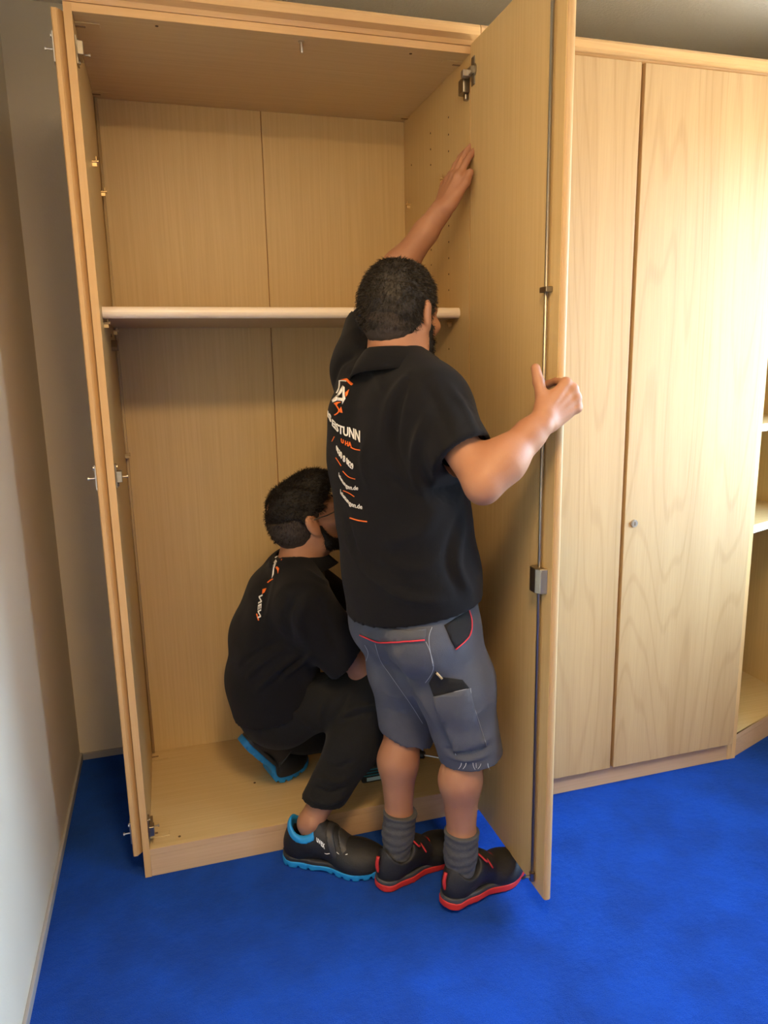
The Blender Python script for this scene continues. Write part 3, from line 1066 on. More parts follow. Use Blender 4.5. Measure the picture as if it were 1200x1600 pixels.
def make_shoe(parent, heel, az, upper, solem, midm, bend=0, pitch=0, tread=True, scale=1.0, side=1, low=0.0, lining=None):
    """safety trainer in a local frame (x side, y toe, z up), then placed; returns shoe object and a placing function"""
    A, o = shoe_frame(heel, az)
    def place(V):
        V = np.array(V, float) * scale
        if bend:
            yb = .205; z0 = .0
            m = V[:, 1] < yb
            # soft bend at the ball of the foot
            t = np.clip((yb - V[:, 1]) / .06, 0, 1)
            ang = np.radians(bend) * (t * t * (3 - 2 * t))
            dy, dz = V[:, 1] - yb, V[:, 2] - z0
            ca, sa = np.cos(ang), np.sin(ang)
            y2 = np.where(m, yb + dy * ca + dz * sa, V[:, 1]); z2 = np.where(m, z0 - dy * sa + dz * ca, V[:, 2])
            V = np.stack([V[:, 0], y2, z2], 1)
        if pitch:
            a = math.radians(pitch); yb = .24
            dy = V[:, 1] - yb
            V = np.stack([V[:, 0], yb + dy * math.cos(a) + V[:, 2] * math.sin(a), -dy * math.sin(a) + V[:, 2] * math.cos(a)], 1)
        return o + V @ A.T
    s = side
    def upper_shape(f, g=0.0):
        f.ell((0, .052, .050), (.0345 + g, .050 + g, .060 + g), None, .02)
        f.seg((0, .050, .055), (0, .053, .106 - low), .036 + g, .0355 + g, k=.02)
        f.seg((0, .10, .064), (s * .006, .20, .037), .037 + g, .034 + g, k=.03, n=(1, 0, 0), sa=1.0, sb=1.25)
        f.seg((0, .075, .080), (0, .125, .076), .034 + g, .035 + g, k=.03)
        f.seg((0, .108, .095), (0, .096, .122 - low), .020 + g, .017 + g, k=.02, n=(1, 0, 0), sa=1.35)
        f.ell((s * .006, .225, .030), (.047 + g, .066 + g, .040 + g), None, .03)
        f.ell((s * .008, .20, .028), (.048 + g, .06 + g, .03 + g), None, .03)
    def opening(f):
        f.seg((0, .054, .070), (0, .062, .16), .027, .032, k=.005, sub=True)
        f.seg((-.1, .064, .134 - low), (.1, .064, .134 - low), .036, k=.006, sub=True)
    f = SDF((-.075, -.02, -.01), (.075, .33, .17), .003)
    upper_shape(f); opening(f)
    f.cut((0, 0, .018), (0, 0, -1))
    V, Q = f.mesh()
    upV = place(V)
    sh_ = cloth_obj('shoe', upV, Q, upper, parent)
    sh_bv = bvh_of(upV, Q)
    if lining:
        f = SDF((-.075, -.02, .03), (.075, .15, .17), .003)
        upper_shape(f, .0022); opening(f)
        X, Y, Z = np.meshgrid(*f.ax, indexing='ij', sparse=True)
        f.f = np.maximum(f.f, (np.sqrt((Y - .064) ** 2 + (Z - .134 + low) ** 2) - .053).astype(np.float32) + 0 * X)
        f.cut((0, .098, .10), V3(0, 1, .25)); f.cut((0, .010, 0), V3(0, -1, 0))
        V, Q = f.mesh()
        cloth_obj('collar_lining', place(V), Q, lining, sh_)
    def slab(z0, z1, grow, notch):
        g = SDF((-.08, -.03, -.012), (.08, .34, .06), .003)
        X, Y, Z = np.meshgrid(*g.ax, indexing='ij')
        def cap(a, b, ra, rb):
            ab = np.array(b) - np.array(a)
            t = np.clip(((X - a[0]) * ab[0] + (Y - a[1]) * ab[1]) / ab.dot(ab), 0, 1)
            return np.sqrt((X - a[0] - t * ab[0]) ** 2 + (Y - a[1] - t * ab[1]) ** 2) - (ra + (rb - ra) * t)
        def sm(a, b, k=.03):
            h = np.maximum(k - np.abs(a - b), 0) / k
            return np.minimum(a, b) - h * h * k * .25
        d2 = sm(cap((0, .035), (0, .09), .033, .030), cap((s * .002, .10), (s * .008, .20), .030, .044))
        d2 = sm(d2, cap((s * .008, .20), (s * .008, .252), .044, .038))
        d2 = d2 - grow
        # rocker: toe and heel spring up a little, the arch is lifted
        zz = Z - .016 * np.clip((Y - .21) / .08, 0, 1) ** 2 - .010 * np.clip((.03 - Y) / .05, 0, 1) ** 2
        lift = .006 * np.exp(-((Y - .115) / .022) ** 2) if notch else 0
        d = np.maximum(np.maximum(d2, zz - z1), z0 + lift - zz)
        g.f = d.astype(np.float32)
        if notch:
            for yy in (.02, .05, .08, .15, .175, .20, .225, .25, .275):
                for sx in (-1, 1):
                    g.box((sx * .045, yy, .0), (.016, .0032, .0065 + .01 * max(0, (yy - .22) / .06)), None, .0005, 0, True)
        return g.mesh()
    V, Q = slab(.0, .020, .004, tread)
    so = cloth_obj('sole', place(relax(V, Q, 1, .3)), Q, solem, sh_)
    V, Q = slab(.016, .030, .0025, False)
    cloth_obj('midsole', place(relax(V, Q, 1, .3)), Q, midm, sh_)
    return sh_, place, sh_bv

def shape(name, poly, bvh, mat, parent, step=4, holes=()):
    """printed shape, outline in photograph pixels, pressed on the cloth"""
    return patch(name, poly, bvh, mat, parent, .0010, step, .0006)
def stroke(name, pts, wid, bvh, mat, parent):
    P = [np.array(p, float) for p in catmull(pts, 4)]
    L, R_ = [], []
    for i, p in enumerate(P):
        t = P[min(i + 1, len(P) - 1)] - P[max(i - 1, 0)]
        t = t / (np.linalg.norm(t) + 1e-9); n = np.array((-t[1], t[0])) * wid / 2
        L.append(tuple(p + n)); R_.append(tuple(p - n))
    V = L + R_; k = len(L)
    F = [(i, i + 1, k + i + 1, k + i) for i in range(k - 1)]
    return lay_flat(name, V, F, px_ray, bvh, mat, parent, .0010)
def px_text(name, txt, base, h0, h1, bvh, mat, parent, up=(0, -1), bold=.02, fill=1.0):
    """lettering whose foot runs along a curve on the cloth"""
    V, F = text_verts(txt, 1.0, bold)
    xs = [v[0] for v in V]; x0, x1 = min(xs), max(xs)
    cap = max(v[1] for v in V)
    B = np.array(catmull(base, 10)); d = np.r_[0, np.cumsum(np.linalg.norm(np.diff(B, axis=0), axis=1))]
    out = []
    for x, y in V:
        t = (x - x0) / (x1 - x0); q = t * d[-1]
        p = np.array((np.interp(q, d, B[:, 0]), np.interp(q, d, B[:, 1])))
        h = h0 + (h1 - h0) * t
        out.append((p[0] + up[0] * h * y / cap, p[1] + up[1] * h * y / cap))
    return lay_flat(name, out, F, px_ray, bvh, mat, parent, .0012)

# ------------------------------------------------------------------ the standing man
def az_dir(az, pitch=0):
    a, p = math.radians(az), math.radians(pitch)
    return V3(math.sin(a) * math.cos(p), math.cos(a) * math.cos(p), math.sin(p))
sF = az_dir(68); sL = V3(-sF[1], sF[0], 0); UP = V3(0, 0, 1)
sP = [V3(.716, -.270, .80), V3(.708, -.268, .90), V3(.692, -.262, 1.03), V3(.678, -.256, 1.18), V3(.674, -.250, 1.30), V3(.680, -.246, 1.37)]
s_neck = V3(.688, -.245, 1.402)
s_head = V3(.708, -.236, 1.522)
s_RS, s_RE, s_RW = V3(.732, -.400, 1.318), V3(.770, -.560, 1.163), V3(.926, -.540, 1.286)
s_LS, s_LE, s_LW = V3(.648, -.090, 1.395), V3(.742, .085, 1.590), V3(.893, -.020, 1.806)
s_RH, s_RK, s_RA = V3(.752, -.345, .82), V3(.836, -.335, .455), V3(.810, -.352, .10)
s_LH, s_LK, s_LA = V3(.692, -.195, .82), V3(.716, -.190, .455), V3(.676, -.222, .10)
def s_torso(f, shirt=False):
    r = ((.112, 1.36), (.118, 1.36), (.117, 1.34), (.116, 1.42), (.090, 1.66), (.058, 1.8))
    for i in range(5):
        f.seg(sP[i], sP[i + 1], r[i][0], r[i + 1][0], k=.03, n=sL, sa=r[i][1], sb=r[i + 1][1])
    # shoulder blades, belly, trapezius
    for sgn in (-1, 1):
        f.ell(sP[4] - sF * .052 + sL * sgn * .075 - UP * .03, (.05, .06, .085), None, .04)
        f.seg(s_neck + UP * .005, (s_LS if sgn > 0 else s_RS) + V3(0, 0, .008), .040, .052, k=.05)
    f.ell(sP[2] + sF * .035, (.10, .12, .13), None, .05)
def s_upper_arms(f, g=1.0):
    f.seg(s_RS, s_RS * .3 + s_RE * .7, .060, .050, k=.05, g=g)
    f.seg(s_LS, s_LS * .35 + s_LE * .65, .060, .050, k=.05, g=g)
def s_thighs(f, g=1.0):
    for H, K in ((s_RH, s_RK), (s_LH, s_LK)):
        f.seg(H, K, .086, .060, k=.05, g=g)
        f.ell(H - sF * .045 + UP * .01, (.085, .085, .09), None, .05, g=g)
def calf(f, K, A, back):
    f.seg(K, K * .70 + A * .30 + back * .016, .047, .052, k=.03)
    f.seg(K * .70 + A * .30 + back * .016, K * .25 + A * .75, .051, .036, k=.03)
    f.seg(K * .25 + A * .75, A, .035, .032, k=.02)
    f.ell(K * .98 + V3(0, 0, .005) - back * .02, (.045, .045, .05), None, .03)
# body: trunk and legs, arms with hands, head: one mesh
f = SDF((.48, -.50, .05), (1.0, .02, 1.47), .007)
s_torso(f)
for H, K in ((s_RH, s_RK), (s_LH, s_LK)):
    f.seg(H - UP * .04, K, .076, .054, k=.05)
calf(f, s_RK, s_RA, -sF); calf(f, s_LK, s_LA, -sF)
s_upper_arms(f)
f.cut((0, 0, 1.34), V3(0, 0, 1)) if False else None
body = [f.mesh()]
# right arm: upper arm under the sleeve, elbow, forearm, hand closed round the door edge
f = SDF((.66, -.66, 1.05), (1.08, -.36, 1.46), .0034)
mid = s_RE * .55 + s_RW * .45
f.seg(s_RS * .6 + s_RE * .4, s_RE, .045, .035, k=.02)
f.ell(s_RE + V3(.002, -.006, -.018), (.025, .025, .025), None, .03)
f.seg(s_RE + V3(.010, 0, .006), s_RE * .66 + s_RW * .34 + V3(.0, 0, -.002), .036, .0395, k=.03)
f.seg(s_RE * .66 + s_RW * .34, s_RE * .25 + s_RW * .75, .0395, .0300, k=.05)
f.seg(s_RE * .25 + s_RW * .75, s_RW, .0310, .0262, k=.02, n=UP, sa=1.12, sb=1.15)
f.ell(s_RW + V3(-.010, -.018, -.010), (.010, .010, .010), None, .02)
s_rh = hand(f, s_RW, (.78, .12, .56), (.10, 1, .0), True,
            ((78, 22, 10), (80, 22, 10), (82, 22, 10), (84, 24, 12)),
            ((.042, .034, -.014), (.064, .050, -.024), (.090, .066, -.030)))
body.append(f.mesh())
# left arm reaching up behind the head, palm flat on the door
f = SDF((.58, -.16, 1.38), (1.0, .20, 2.02), .0038)
f.seg(s_LS * .3 + s_LE * .7, s_LE, .048, .041, k=.02)
f.seg(s_LE, s_LE * .66 + s_LW * .34, .043, .0445, k=.03)
f.seg(s_LE * .66 + s_LW * .34, s_LE * .25 + s_LW * .75, .0440, .0320, k=.03)
f.seg(s_LE * .25 + s_LW * .75, s_LW, .0310, .0265, k=.02, n=(.8, 0, -.6), sa=1.0, sb=1.12)
s_lh = hand(f, s_LW, (.40, .10, .90), (.86, .20, -.38), False,
            ((6, 8, 6), (4, 8, 6), (4, 8, 6), (6, 10, 6)),
            ((.036, .045, -.010), (.044, .078, -.016), (.044, .106, -.018)), .5)
body.append(f.mesh())
# head
sHA = frame(az_dir(54, -6), UP + sL * .02); sHA = sHA
f = SDF(s_head - .19, s_head + .19, .0034)
head(f, s_head, sHA)
Ph = lambda x, y, z: s_head + sHA @ V3(x, y, z)
f.seg(Ph(0, -.030, -.040), s_neck + V3(0, 0, -.02) - sF * .008, .060, .066, k=.03)
f.seg(Ph(0, .0, -.06), s_neck + V3(0, 0, -.02), .055, .06, k=.03)
s_headmesh = f.mesh()
body.append(s_headmesh)
V, Q = join(body)
man = link('person', np_mesh('person', V, Q), 'skin', None)
tag(man, 'standing man in black polo shirt and grey shorts gripping the open wardrobe door', 'person')
# eyes and brows
for sgn in (-1, 1):
    bm = bmesh.new(); bmesh.ops.create_uvsphere(bm, u_segments=16, v_segments=10, radius=.0118)
    for v in bm.verts: v.co = Vector(Ph(sgn * .031, .0815, .000)) + v.co
    e = bm_obj('eye', bm, 'eye_white', man, True)
    c = Ph(sgn * .031, .0815, 0); d = sHA[:, 1]
    cyl('iris', c + d * .0108, c + d * .0122, .0055, 'iris', e, r1=.003, n=14)
    tube('eyebrow', [Ph(sgn * x, y, z) for x, y, z in ((.014, .099, .019), (.028, .097, .024), (.043, .084, .019))], [.003, .0042, .0022], 'hair_brown', man)
# hair: short, faded to the nape
rng = np.random.RandomState(5)
f = SDF(s_head - .16, s_head + .16, .0032)
f.ell(Ph(0, -.016, .034), (.081, .100, .092), sHA, .01)
f.ell(Ph(0, -.040, -.004), (.072, .074, .080), sHA, .03)
for sgn in (-1, 1):
    f.seg(Ph(sgn * .070, .006, .02), Ph(sgn * .067, .022, -.030), .010, .007, k=.015)
    f.ell(Ph(sgn * .088, -.004, -.014), (.018, .025, .036), sHA, .012, sub=True)
f.seg(Ph(-.05, .095, .035), Ph(.05, .095, .035), .030, k=.02, sub=True)
f.ell(Ph(0, .085, -.035), (.10, .085, .085), sHA, .015, sub=True)
f.cut(Ph(0, -.06, -.060), sHA @ V3(0, .10, -1))
f.warp(lambda P: .0024 * wnoise(P, 150, 1) + .0014 * wnoise(P, 420, 2))
V, Q = f.mesh()
Vs, Qs = strands(V, Q, (V - Ph(0, 0, -.045)) @ sHA[:, 2] > 0, 14000, .0105, .0010, lambda p, n: .9 * (p - Ph(0, -.05, .13)) / (np.linalg.norm(p - Ph(0, -.05, .13), axis=1)[:, None] + 1e-6), .30, rng)
V2, Q2 = join([(V, Q), (Vs, Qs)])
hr = cloth_obj('hair', V2, Q2, 'hair_brown', man)
# faded nape and temples
f = SDF(s_head - .16, s_head + .16, .0032)
f.ell(Ph(0, -.016, .028), (.0760, .0975, .088), sHA, .01)
f.ell(Ph(0, -.040, -.012), (.069, .0725, .078), sHA, .03)
for sgn in (-1, 1):
    f.ell(Ph(sgn * .088, -.002, -.016), (.018, .024, .036), sHA, .012, sub=True)
f.ell(Ph(0, .085, -.035), (.10, .078, .10), sHA, .015, sub=True)
f.cut(Ph(0, -.06, -.074), sHA @ V3(0, .06, -1)); f.cut(Ph(0, 0, .03), sHA @ V3(0, 0, 1))
f.warp(lambda P: .0012 * wnoise(P, 420, 2))
cloth_obj('faded_nape', *f.mesh(), 'hair_fade', man)
# stubble beard along the jaw
f = SDF(s_head - .16, s_head + .16, .0032)
for sgn in (-1, 1):
    f.seg(Ph(sgn * .066, .016, -.030), Ph(sgn * .054, .022, -.078), .012, .016, k=.012)
    f.seg(Ph(sgn * .054, .022, -.078), Ph(sgn * .017, .080, -.106), .017, .020, k=.02)
f.ell(Ph(0, .084, -.108), (.024, .018, .020), sHA, .02)
f.seg(Ph(-.026, .096, -.052), Ph(.026, .096, -.052), .006, k=.006)
f.warp(lambda P: .0016 * wnoise(P, 330, 3))
V, Q = f.mesh()
Vs, Qs = strands(V, Q, np.ones(len(V), bool), 5000, .008, .0010, -.5 * UP, .35, rng)
cloth_obj('beard', *join([(V, Q), (Vs, Qs)]), 'hair_dark', man)

# ---- polo shirt
HEM = .820
f = SDF((.44, -.66, .74), (1.0, .20, 1.66), .0055, .014)
s_torso(f)
f.seg(V3(.716, -.272, .74), sP[1], .139, .126, k=.03, n=sL, sa=1.34, sb=1.36)
f.seg(sP[1], sP[3], .122, .116, k=.04, n=sL, sa=1.34, sb=1.38)
f.seg(s_RS + V3(-.006, .01, 0), s_RS * .26 + s_RE * .74 + V3(-.004, 0, -.006), .064, .062, k=.05, g=.8)
f.seg(s_LS + V3(.0, -.01, 0), s_LS * .40 + s_LE * .60, .066, .060, k=.06)
f.cut((.716, -.27, HEM), sF * .20 - sL * .13 - UP)
d_ = unit(s_RE - s_RS); f.cut_near(s_RS * .34 + s_RE * .66, unit(d_ + V3(.10, 0, .0)), s_RE, .135)
d2_ = unit(s_LE - s_LS); f.cut_near(s_LS * .50 + s_LE * .50, d2_, s_LE, .14)
g0 = f.grow; f.grow = 0
f.seg(s_RS * .45 + s_RE * .55, s_RE * 1.1 - s_RS * .1, .054, .054, k=.006, sub=True)
f.seg(s_LS * .6 + s_LE * .4, s_LE, .052, .052, k=.006, sub=True)
f.seg(s_neck + UP * .02 - sF * .004, s_neck + UP * .12, .062, .075, k=.01, sub=True)
f.seg(V3(.716, -.272, .66), V3(.716, -.272, .80), .136, .134, k=.004, n=sL, sa=1.34, sub=True)
f.grow = g0
V, Q = f.mesh()
bv = bvh_of(V, Q); Nn = normals(V, Q)
S_FOLDS = (
    ([(640, 590), (622, 640), (618, 700), (640, 760)], -.007, .010),
    ([(640, 585), (610, 630), (600, 700)], .006, .016),
    ([(672, 640), (652, 690), (648, 740), (668, 790)], .008, .014),
    ([(700, 600), (728, 640), (745, 680)], .004, .010),
    ([(665, 600), (690, 650), (700, 700)], -.005, .012),
    ([(545, 850), (580, 900), (640, 935), (700, 940)], .007, .016),
    ([(540, 800), (560, 870), (600, 915), (660, 925)], -.006, .012),
    ([(690, 780), (660, 830), (600, 850)], .004, .016),
    ([(720, 800), (700, 870), (720, 930)], -.006, .013),
    ([(725, 820), (715, 880), (738, 930)], .005, .012),
    ([(690, 880), (640, 890), (590, 870)], .004, .014),
    ([(540, 580), (560, 575), (590, 590), (600, 610)], .005, .012),
    ([(520, 600), (530, 570), (555, 555)], -.005, .010),
    ([(600, 740), (640, 770), (680, 780)], -.004, .012),
    ([(572, 690), (566, 720), (575, 760)], .003, .010),
)
for pts, a, w_ in S_FOLDS:
    V = fold(V, Nn, bv, pts, a * 1.5, w_)
V = V + Nn * (.0026 * wnoise(V, 26, 4) + .0008 * wnoise(V, 60, 2))[:, None]
V = relax(V, Q, 1, .3)
s_shirt = cloth_obj('polo_shirt', V, Q, 'shirt_cloth', man)
s_bv = bvh_of(V, Q)
collar('collar', s_neck + V3(.002, -.004, .015), UP * 1.0 - sF * .05 + sL * .16, sF, s_shirt, 'shirt_cloth', (.069, .072), 46, .028, .026, .034)

# ---- shorts
f = SDF((.50, -.52, .33), (1.02, .02, .96), .0055, .010)
f.seg(V3(.716, -.272, .86), V3(.718, -.272, .80), .108, .114, k=.02, n=sL, sa=1.30)
for H, K, ex in ((s_RH, s_RK, 1), (s_LH, s_LK, 0)):
    Kx = K + V3(.002, 0, 0)
    f.seg(H - UP * .03, Kx * .55 + H * .45, .088, .086 if ex else .076, k=.05)
    f.seg(Kx * .55 + H * .45, Kx + (Kx - H) * (.30 if ex else .22), .085 if ex else .074, .070 if ex else .060, k=.04)
    f.ell(H - sF * .046 - UP * .065, (.072, .074, .075), None, .05)
f.cut_near((s_RK + V3(0, 0, -.048)), V3(.10, 0, -1), s_RK + V3(.02, -.02, -.12), .125)
f.cut_near((s_LK + V3(0, 0, -.022)), V3(.0, .05, -1), s_LK + V3(-.02, .02, -.12), .115)
f.cut((0, 0, .352), -UP)
g0 = f.grow; f.grow = 0
f.seg(s_RK + V3(0, 0, -.12), s_RK + V3(0, 0, .02), .062, .060, k=.006, sub=True)
f.seg(s_LK + V3(0, 0, -.12), s_LK + V3(0, 0, .02), .058, .056, k=.006, sub=True)
f.grow = g0
V, Q = f.mesh()
bv = bvh_of(V, Q); Nn = normals(V, Q)
for pts, a, w_ in (
    ([(598, 1010), (620, 1070), (655, 1120)], -.006, .014), ([(610, 1000), (640, 1060), (680, 1130)], .006, .014),
    ([(600, 1080), (625, 1090), (650, 1085)], .005, .010), ([(600, 1105), (630, 1115), (650, 1110)], -.004, .009),
    ([(560, 990), (590, 1030), (625, 1055)], -.005, .012),
    ([(700, 1180), (730, 1187), (765, 1178)], .007, .007), ([(695, 1168), (730, 1176), (768, 1165)], -.006, .006), ([(705, 1155), (735, 1166), (770, 1150)], .005, .008),
    ([(765, 1010), (772, 1070), (770, 1130)], .004, .014), ([(680, 1050), (700, 1110), (710, 1160)], -.004, .012),
    ([(640, 1000), (630, 1020), (600, 1030)], .004, .012), ([(690, 1100), (730, 1120), (765, 1100)], .004, .012)):
    V = fold(V, Nn, bv, pts, a, w_)
V = V + Nn * (.0016 * wnoise(V, 30, 5) + .0009 * wnoise(V, 70, 1))[:, None]
s_short = cloth_obj('shorts', V, Q, 'shorts_grey', man)
h_bv = bvh_of(V, Q)

# ---- socks and shoes
def sock(A, top, parent, mat, r=.0425):
    f = SDF(A - V3(.09, .09, .09), A + V3(.09, .09, .16), .0034)
    f.seg(A + V3(0, 0, -.03), A + top * .4, r - .004, r - .002, k=.02)
    f.seg(A + top * .4, A + top, r - .002, r + .004, k=.02)
    f.cut(A + top, top)
    f.warp(lambda P: .0011 * np.sin(P[:, 2] * 300 + 3 * wnoise(P, 60, 2)))
    return cloth_obj('sock', *f.mesh(), mat, parent)
sock(s_RA, V3(.006, 0, .105), man, 'sock_grey'); sock(s_LA, V3(.012, 0, .105), man, 'sock_grey')
def laces(sh_, place, mat, rows=5):
    bm = bmesh.new()
    for i in range(rows):
        y = .112 + i * .018; z = .098 - i * .0085
        pts = [(-.020, y, z - .008), (-.010, y + .004, z + .001), (.0, y + .006, z + .003), (.010, y + .004, z + .001), (.020, y, z - .008)]
        add_tube(bm, [tuple(p) for p in place(catmull([(x * 1.15, y_, z_ + .007) for x, y_, z_ in pts], 3))], .0032, 6)
    for sg in (-1, 1):
        add_tube(bm, [tuple(p) for p in place(catmull([(0, .112, .108), (sg * .022, .100, .124), (sg * .044, .108, .112), (sg * .030, .122, .100), (0, .114, .106)], 4))], .0027, 6)
        add_tube(bm, [tuple(p) for p in place(catmull([(0, .112, .108), (sg * .024, .126, .104), (sg * .046, .134, .082)], 4))], .0025, 6)
    bm_obj('laces', bm, mat, sh_, True)
def red_shoe(heel, az, side, pitch):
    sh_, place, _ = make_shoe(man, heel, az, 'shoe_black', 'sole_red', 'sole_grey', 0, pitch, False, 1.0, side, .020)
    laces(sh_, place, 'lace_red')
    bm = bmesh.new()
    add_tube(bm, [tuple(p) for p in place(catmull([(0, .004, .052), (0, -.001, .075), (0, .004, .098)], 4))], [.005] * 9, 8)
    bm_obj('heel_tab', bm, 'sole_red', sh_, True)
    P = place([(.040 * side + .0, .060, .052), (.038 * side, .085, .050)])
    bm = bmesh.new(); add_tube(bm, [tuple(P[0]), tuple(P[1])], .003, 6)
    bm_obj('side_mark', bm, 'sole_grey', sh_, True)
    return sh_
red_shoe((.752, -.380, .0), 68, 1, 3)
red_shoe((.612, -.246, .0), 72, -1, 0)

# ---- print on the back of the shirt
Z1 = lambda pts: [(505 + x / 11.43, 580 + y / 11.43) for x, y in pts]
lg = shape('logo', Z1([(352, 255), (368, 300), (330, 385), (262, 470), (250, 525), (175, 558), (155, 520), (260, 420)]), s_bv, 'print_white', s_shirt)
shape('logo_bar', Z1([(352, 255), (388, 290), (386, 430), (402, 490), (345, 595), (347, 400), (345, 320)]), s_bv, 'print_white', lg)
shape('logo_bar', Z1([(262, 470), (350, 484), (346, 535), (250, 525)]), s_bv, 'print_white', lg)
stroke('logo_stroke', Z1([(295, 165), (285, 300), (240, 395)]), 1.6, s_bv, 'print_white', lg)
stroke('logo_stroke', Z1([(295, 172), (360, 175), (415, 182)]), 1.4, s_bv, 'print_white', lg)
shape('logo_flame', Z1([(310, 152), (430, 132), (540, 228), (510, 258), (485, 248), (420, 182), (400, 168)]), s_bv, 'print_orange', lg)
shape('logo_flame', Z1([(468, 328), (440, 420), (405, 465), (392, 388)]), s_bv, 'print_orange', lg)
shape('logo_flame', Z1([(190, 575), (260, 548), (325, 555), (270, 578), (240, 625)]), s_bv, 'print_orange', lg)
stroke('logo_stroke', Z1([(240, 615), (285, 690), (265, 745), (205, 785)]), 1.8, s_bv, 'print_orange', lg)
shape('logo_flame', Z1([(325, 635), (352, 745), (300, 738), (292, 690)]), s_bv, 'print_orange', lg)
px_text('lettering', 'EISTUNN', [(519.5, 664.5), (527.5, 674), (535, 679), (542.5, 681.5), (550, 684), (563, 691)], 10, 18, s_bv, 'print_white', s_shirt)
px_text('lettering', 'IS', [(512.5, 650), (518, 661)], 9, 11, s_bv, 'print_white', s_shirt)
px_text('lettering', 'U HA', [(533.5, 691), (541, 696), (550, 699)], 6, 8, s_bv, 'print_orange', s_shirt)
stroke('print_line', [(548.5, 699), (555, 702), (563, 703.5)], 1.6, s_bv, 'print_orange', s_shirt)
stroke('print_line', [(519, 690), (523, 682)], .9, s_bv, 'print_orange', s_shirt)
px_text('lettering', '0530', [(526, 702), (530, 711), (535, 718)], 7, 11, s_bv, 'print_white', s_shirt)
px_text('lettering', '8 0829', [(536.5, 721), (541, 723), (546, 729), (552.5, 734)], 10, 9, s_bv, 'print_white', s_shirt)
stroke('print_line', [(525, 715), (529, 721), (533.5, 728)], .9, s_bv, 'print_orange', s_shirt)
stroke('print_line', [(536, 736), (545, 745), (555.5, 748.5)], 1.0, s_bv, 'print_orange', s_shirt)
px_text('lettering', 'leistungen.de', [(530, 744), (537, 756), (546, 764), (560, 765.5)], 6, 6.5, s_bv, 'print_white', s_shirt, bold=.01)
stroke('print_line', [(536.5, 766.5), (545, 770), (554, 776)], 1.0, s_bv, 'print_orange', s_shirt)
px_text('lettering', 'leistungen.de', [(532.5, 771), (540, 781), (550, 791), (566.5, 795.5)], 7, 7, s_bv, 'print_white', s_shirt, bold=.01)
stroke('print_line', [(547, 809), (560, 813), (574, 815)], 1.8, s_bv, 'print_orange', s_shirt)
# ---- pockets, piping and frayed hem of the shorts
Z2 = lambda pts: [(500 + x / 4, 840 + y / 4) for x, y in pts]
fl = patch('pocket_flap', Z2([(280, 505), (470, 575), (665, 570), (658, 636), (560, 648), (470, 652), (380, 645), (255, 600)]), h_bv, 'shorts_grey', s_short, .0035, 8, .003)
seam('red_piping', Z2([(255, 602), (320, 632), (390, 652), (500, 652), (656, 638)]), h_bv, .0022, 'piping_red', fl, .0045)
patch('side_panel', Z2([(775, 548), (850, 500), (925, 455), (944, 510), (945, 560), (925, 620), (890, 660), (845, 695), (815, 640)]), h_bv, 'shorts_black', s_short, .0016, 8, .002)
seam('red_piping', Z2([(928, 455), (945, 520), (940, 590), (910, 640), (845, 697)]), h_bv, .0018, 'piping_red', s_short, .0025)
patch('pocket_lining', Z2([(720, 832), (760, 868), (890, 888), (932, 940), (820, 965), (712, 990), (682, 905)]), h_bv, 'shorts_black', s_short, .0016, 8, .002)
patch('cargo_pocket', Z2([(712, 990), (820, 965), (932, 940), (955, 1020), (975, 1120), (1010, 1220), (1035, 1300), (840, 1345), (825, 1290), (760, 1150), (725, 1060)]), h_bv, 'shorts_grey', s_short, .0035, 9, .003)
for pts in ([(662, 650), (690, 720), (708, 820), (660, 905)], [(345, 660), (380, 770), (440, 860), (560, 1030), (640, 1160)], [(280, 670), (302, 720), (290, 770)],
            [(940, 940), (950, 1020), (980, 1110), (1040, 1300)], [(715, 992), (820, 967), (932, 942)], [(825, 1290), (850, 1360)], [(700, 560), (680, 640), (705, 800)], [(415, 590), (440, 588), (470, 590)]):
    seam('stitching', Z2(pts), h_bv, .0007, 'stitch', s_short, .0012)
h_, n_ = px_hit(h_bv, 684, 1052)
if h_ is not None:
    tube('pencil', [tuple(h_ + n_ * .004 + np.array(CAM_R) * -.010 + np.array(CAM_U) * .012), tuple(h_ + n_ * .004 + np.array(CAM_R) * .010 - np.array(CAM_U) * .010)], .0028, 'plastic_cream', s_short, 8)
rr_ = random.Random(4)
bm = bmesh.new()
for i in range(6):
    x = 722 + i * 7.5 + rr_.uniform(-2, 2)
    h_, n_ = px_hit(h_bv, x, 1186)
    if h_ is None: continue
    p0 = Vector(h_) + Vector((0, 0, -.010)) + Vector(n_) * .002
    sx = rr_.uniform(-.010, .010); ln_ = rr_.uniform(.010, .022)
    add_tube(bm, [p0 + Vector((sx * t * t, -.001, -ln_ * t)) for t in (0, .35, .7, 1.0)], .0004, 5)
bm_obj('frayed_threads', bm, 'print_white', s_short, True)

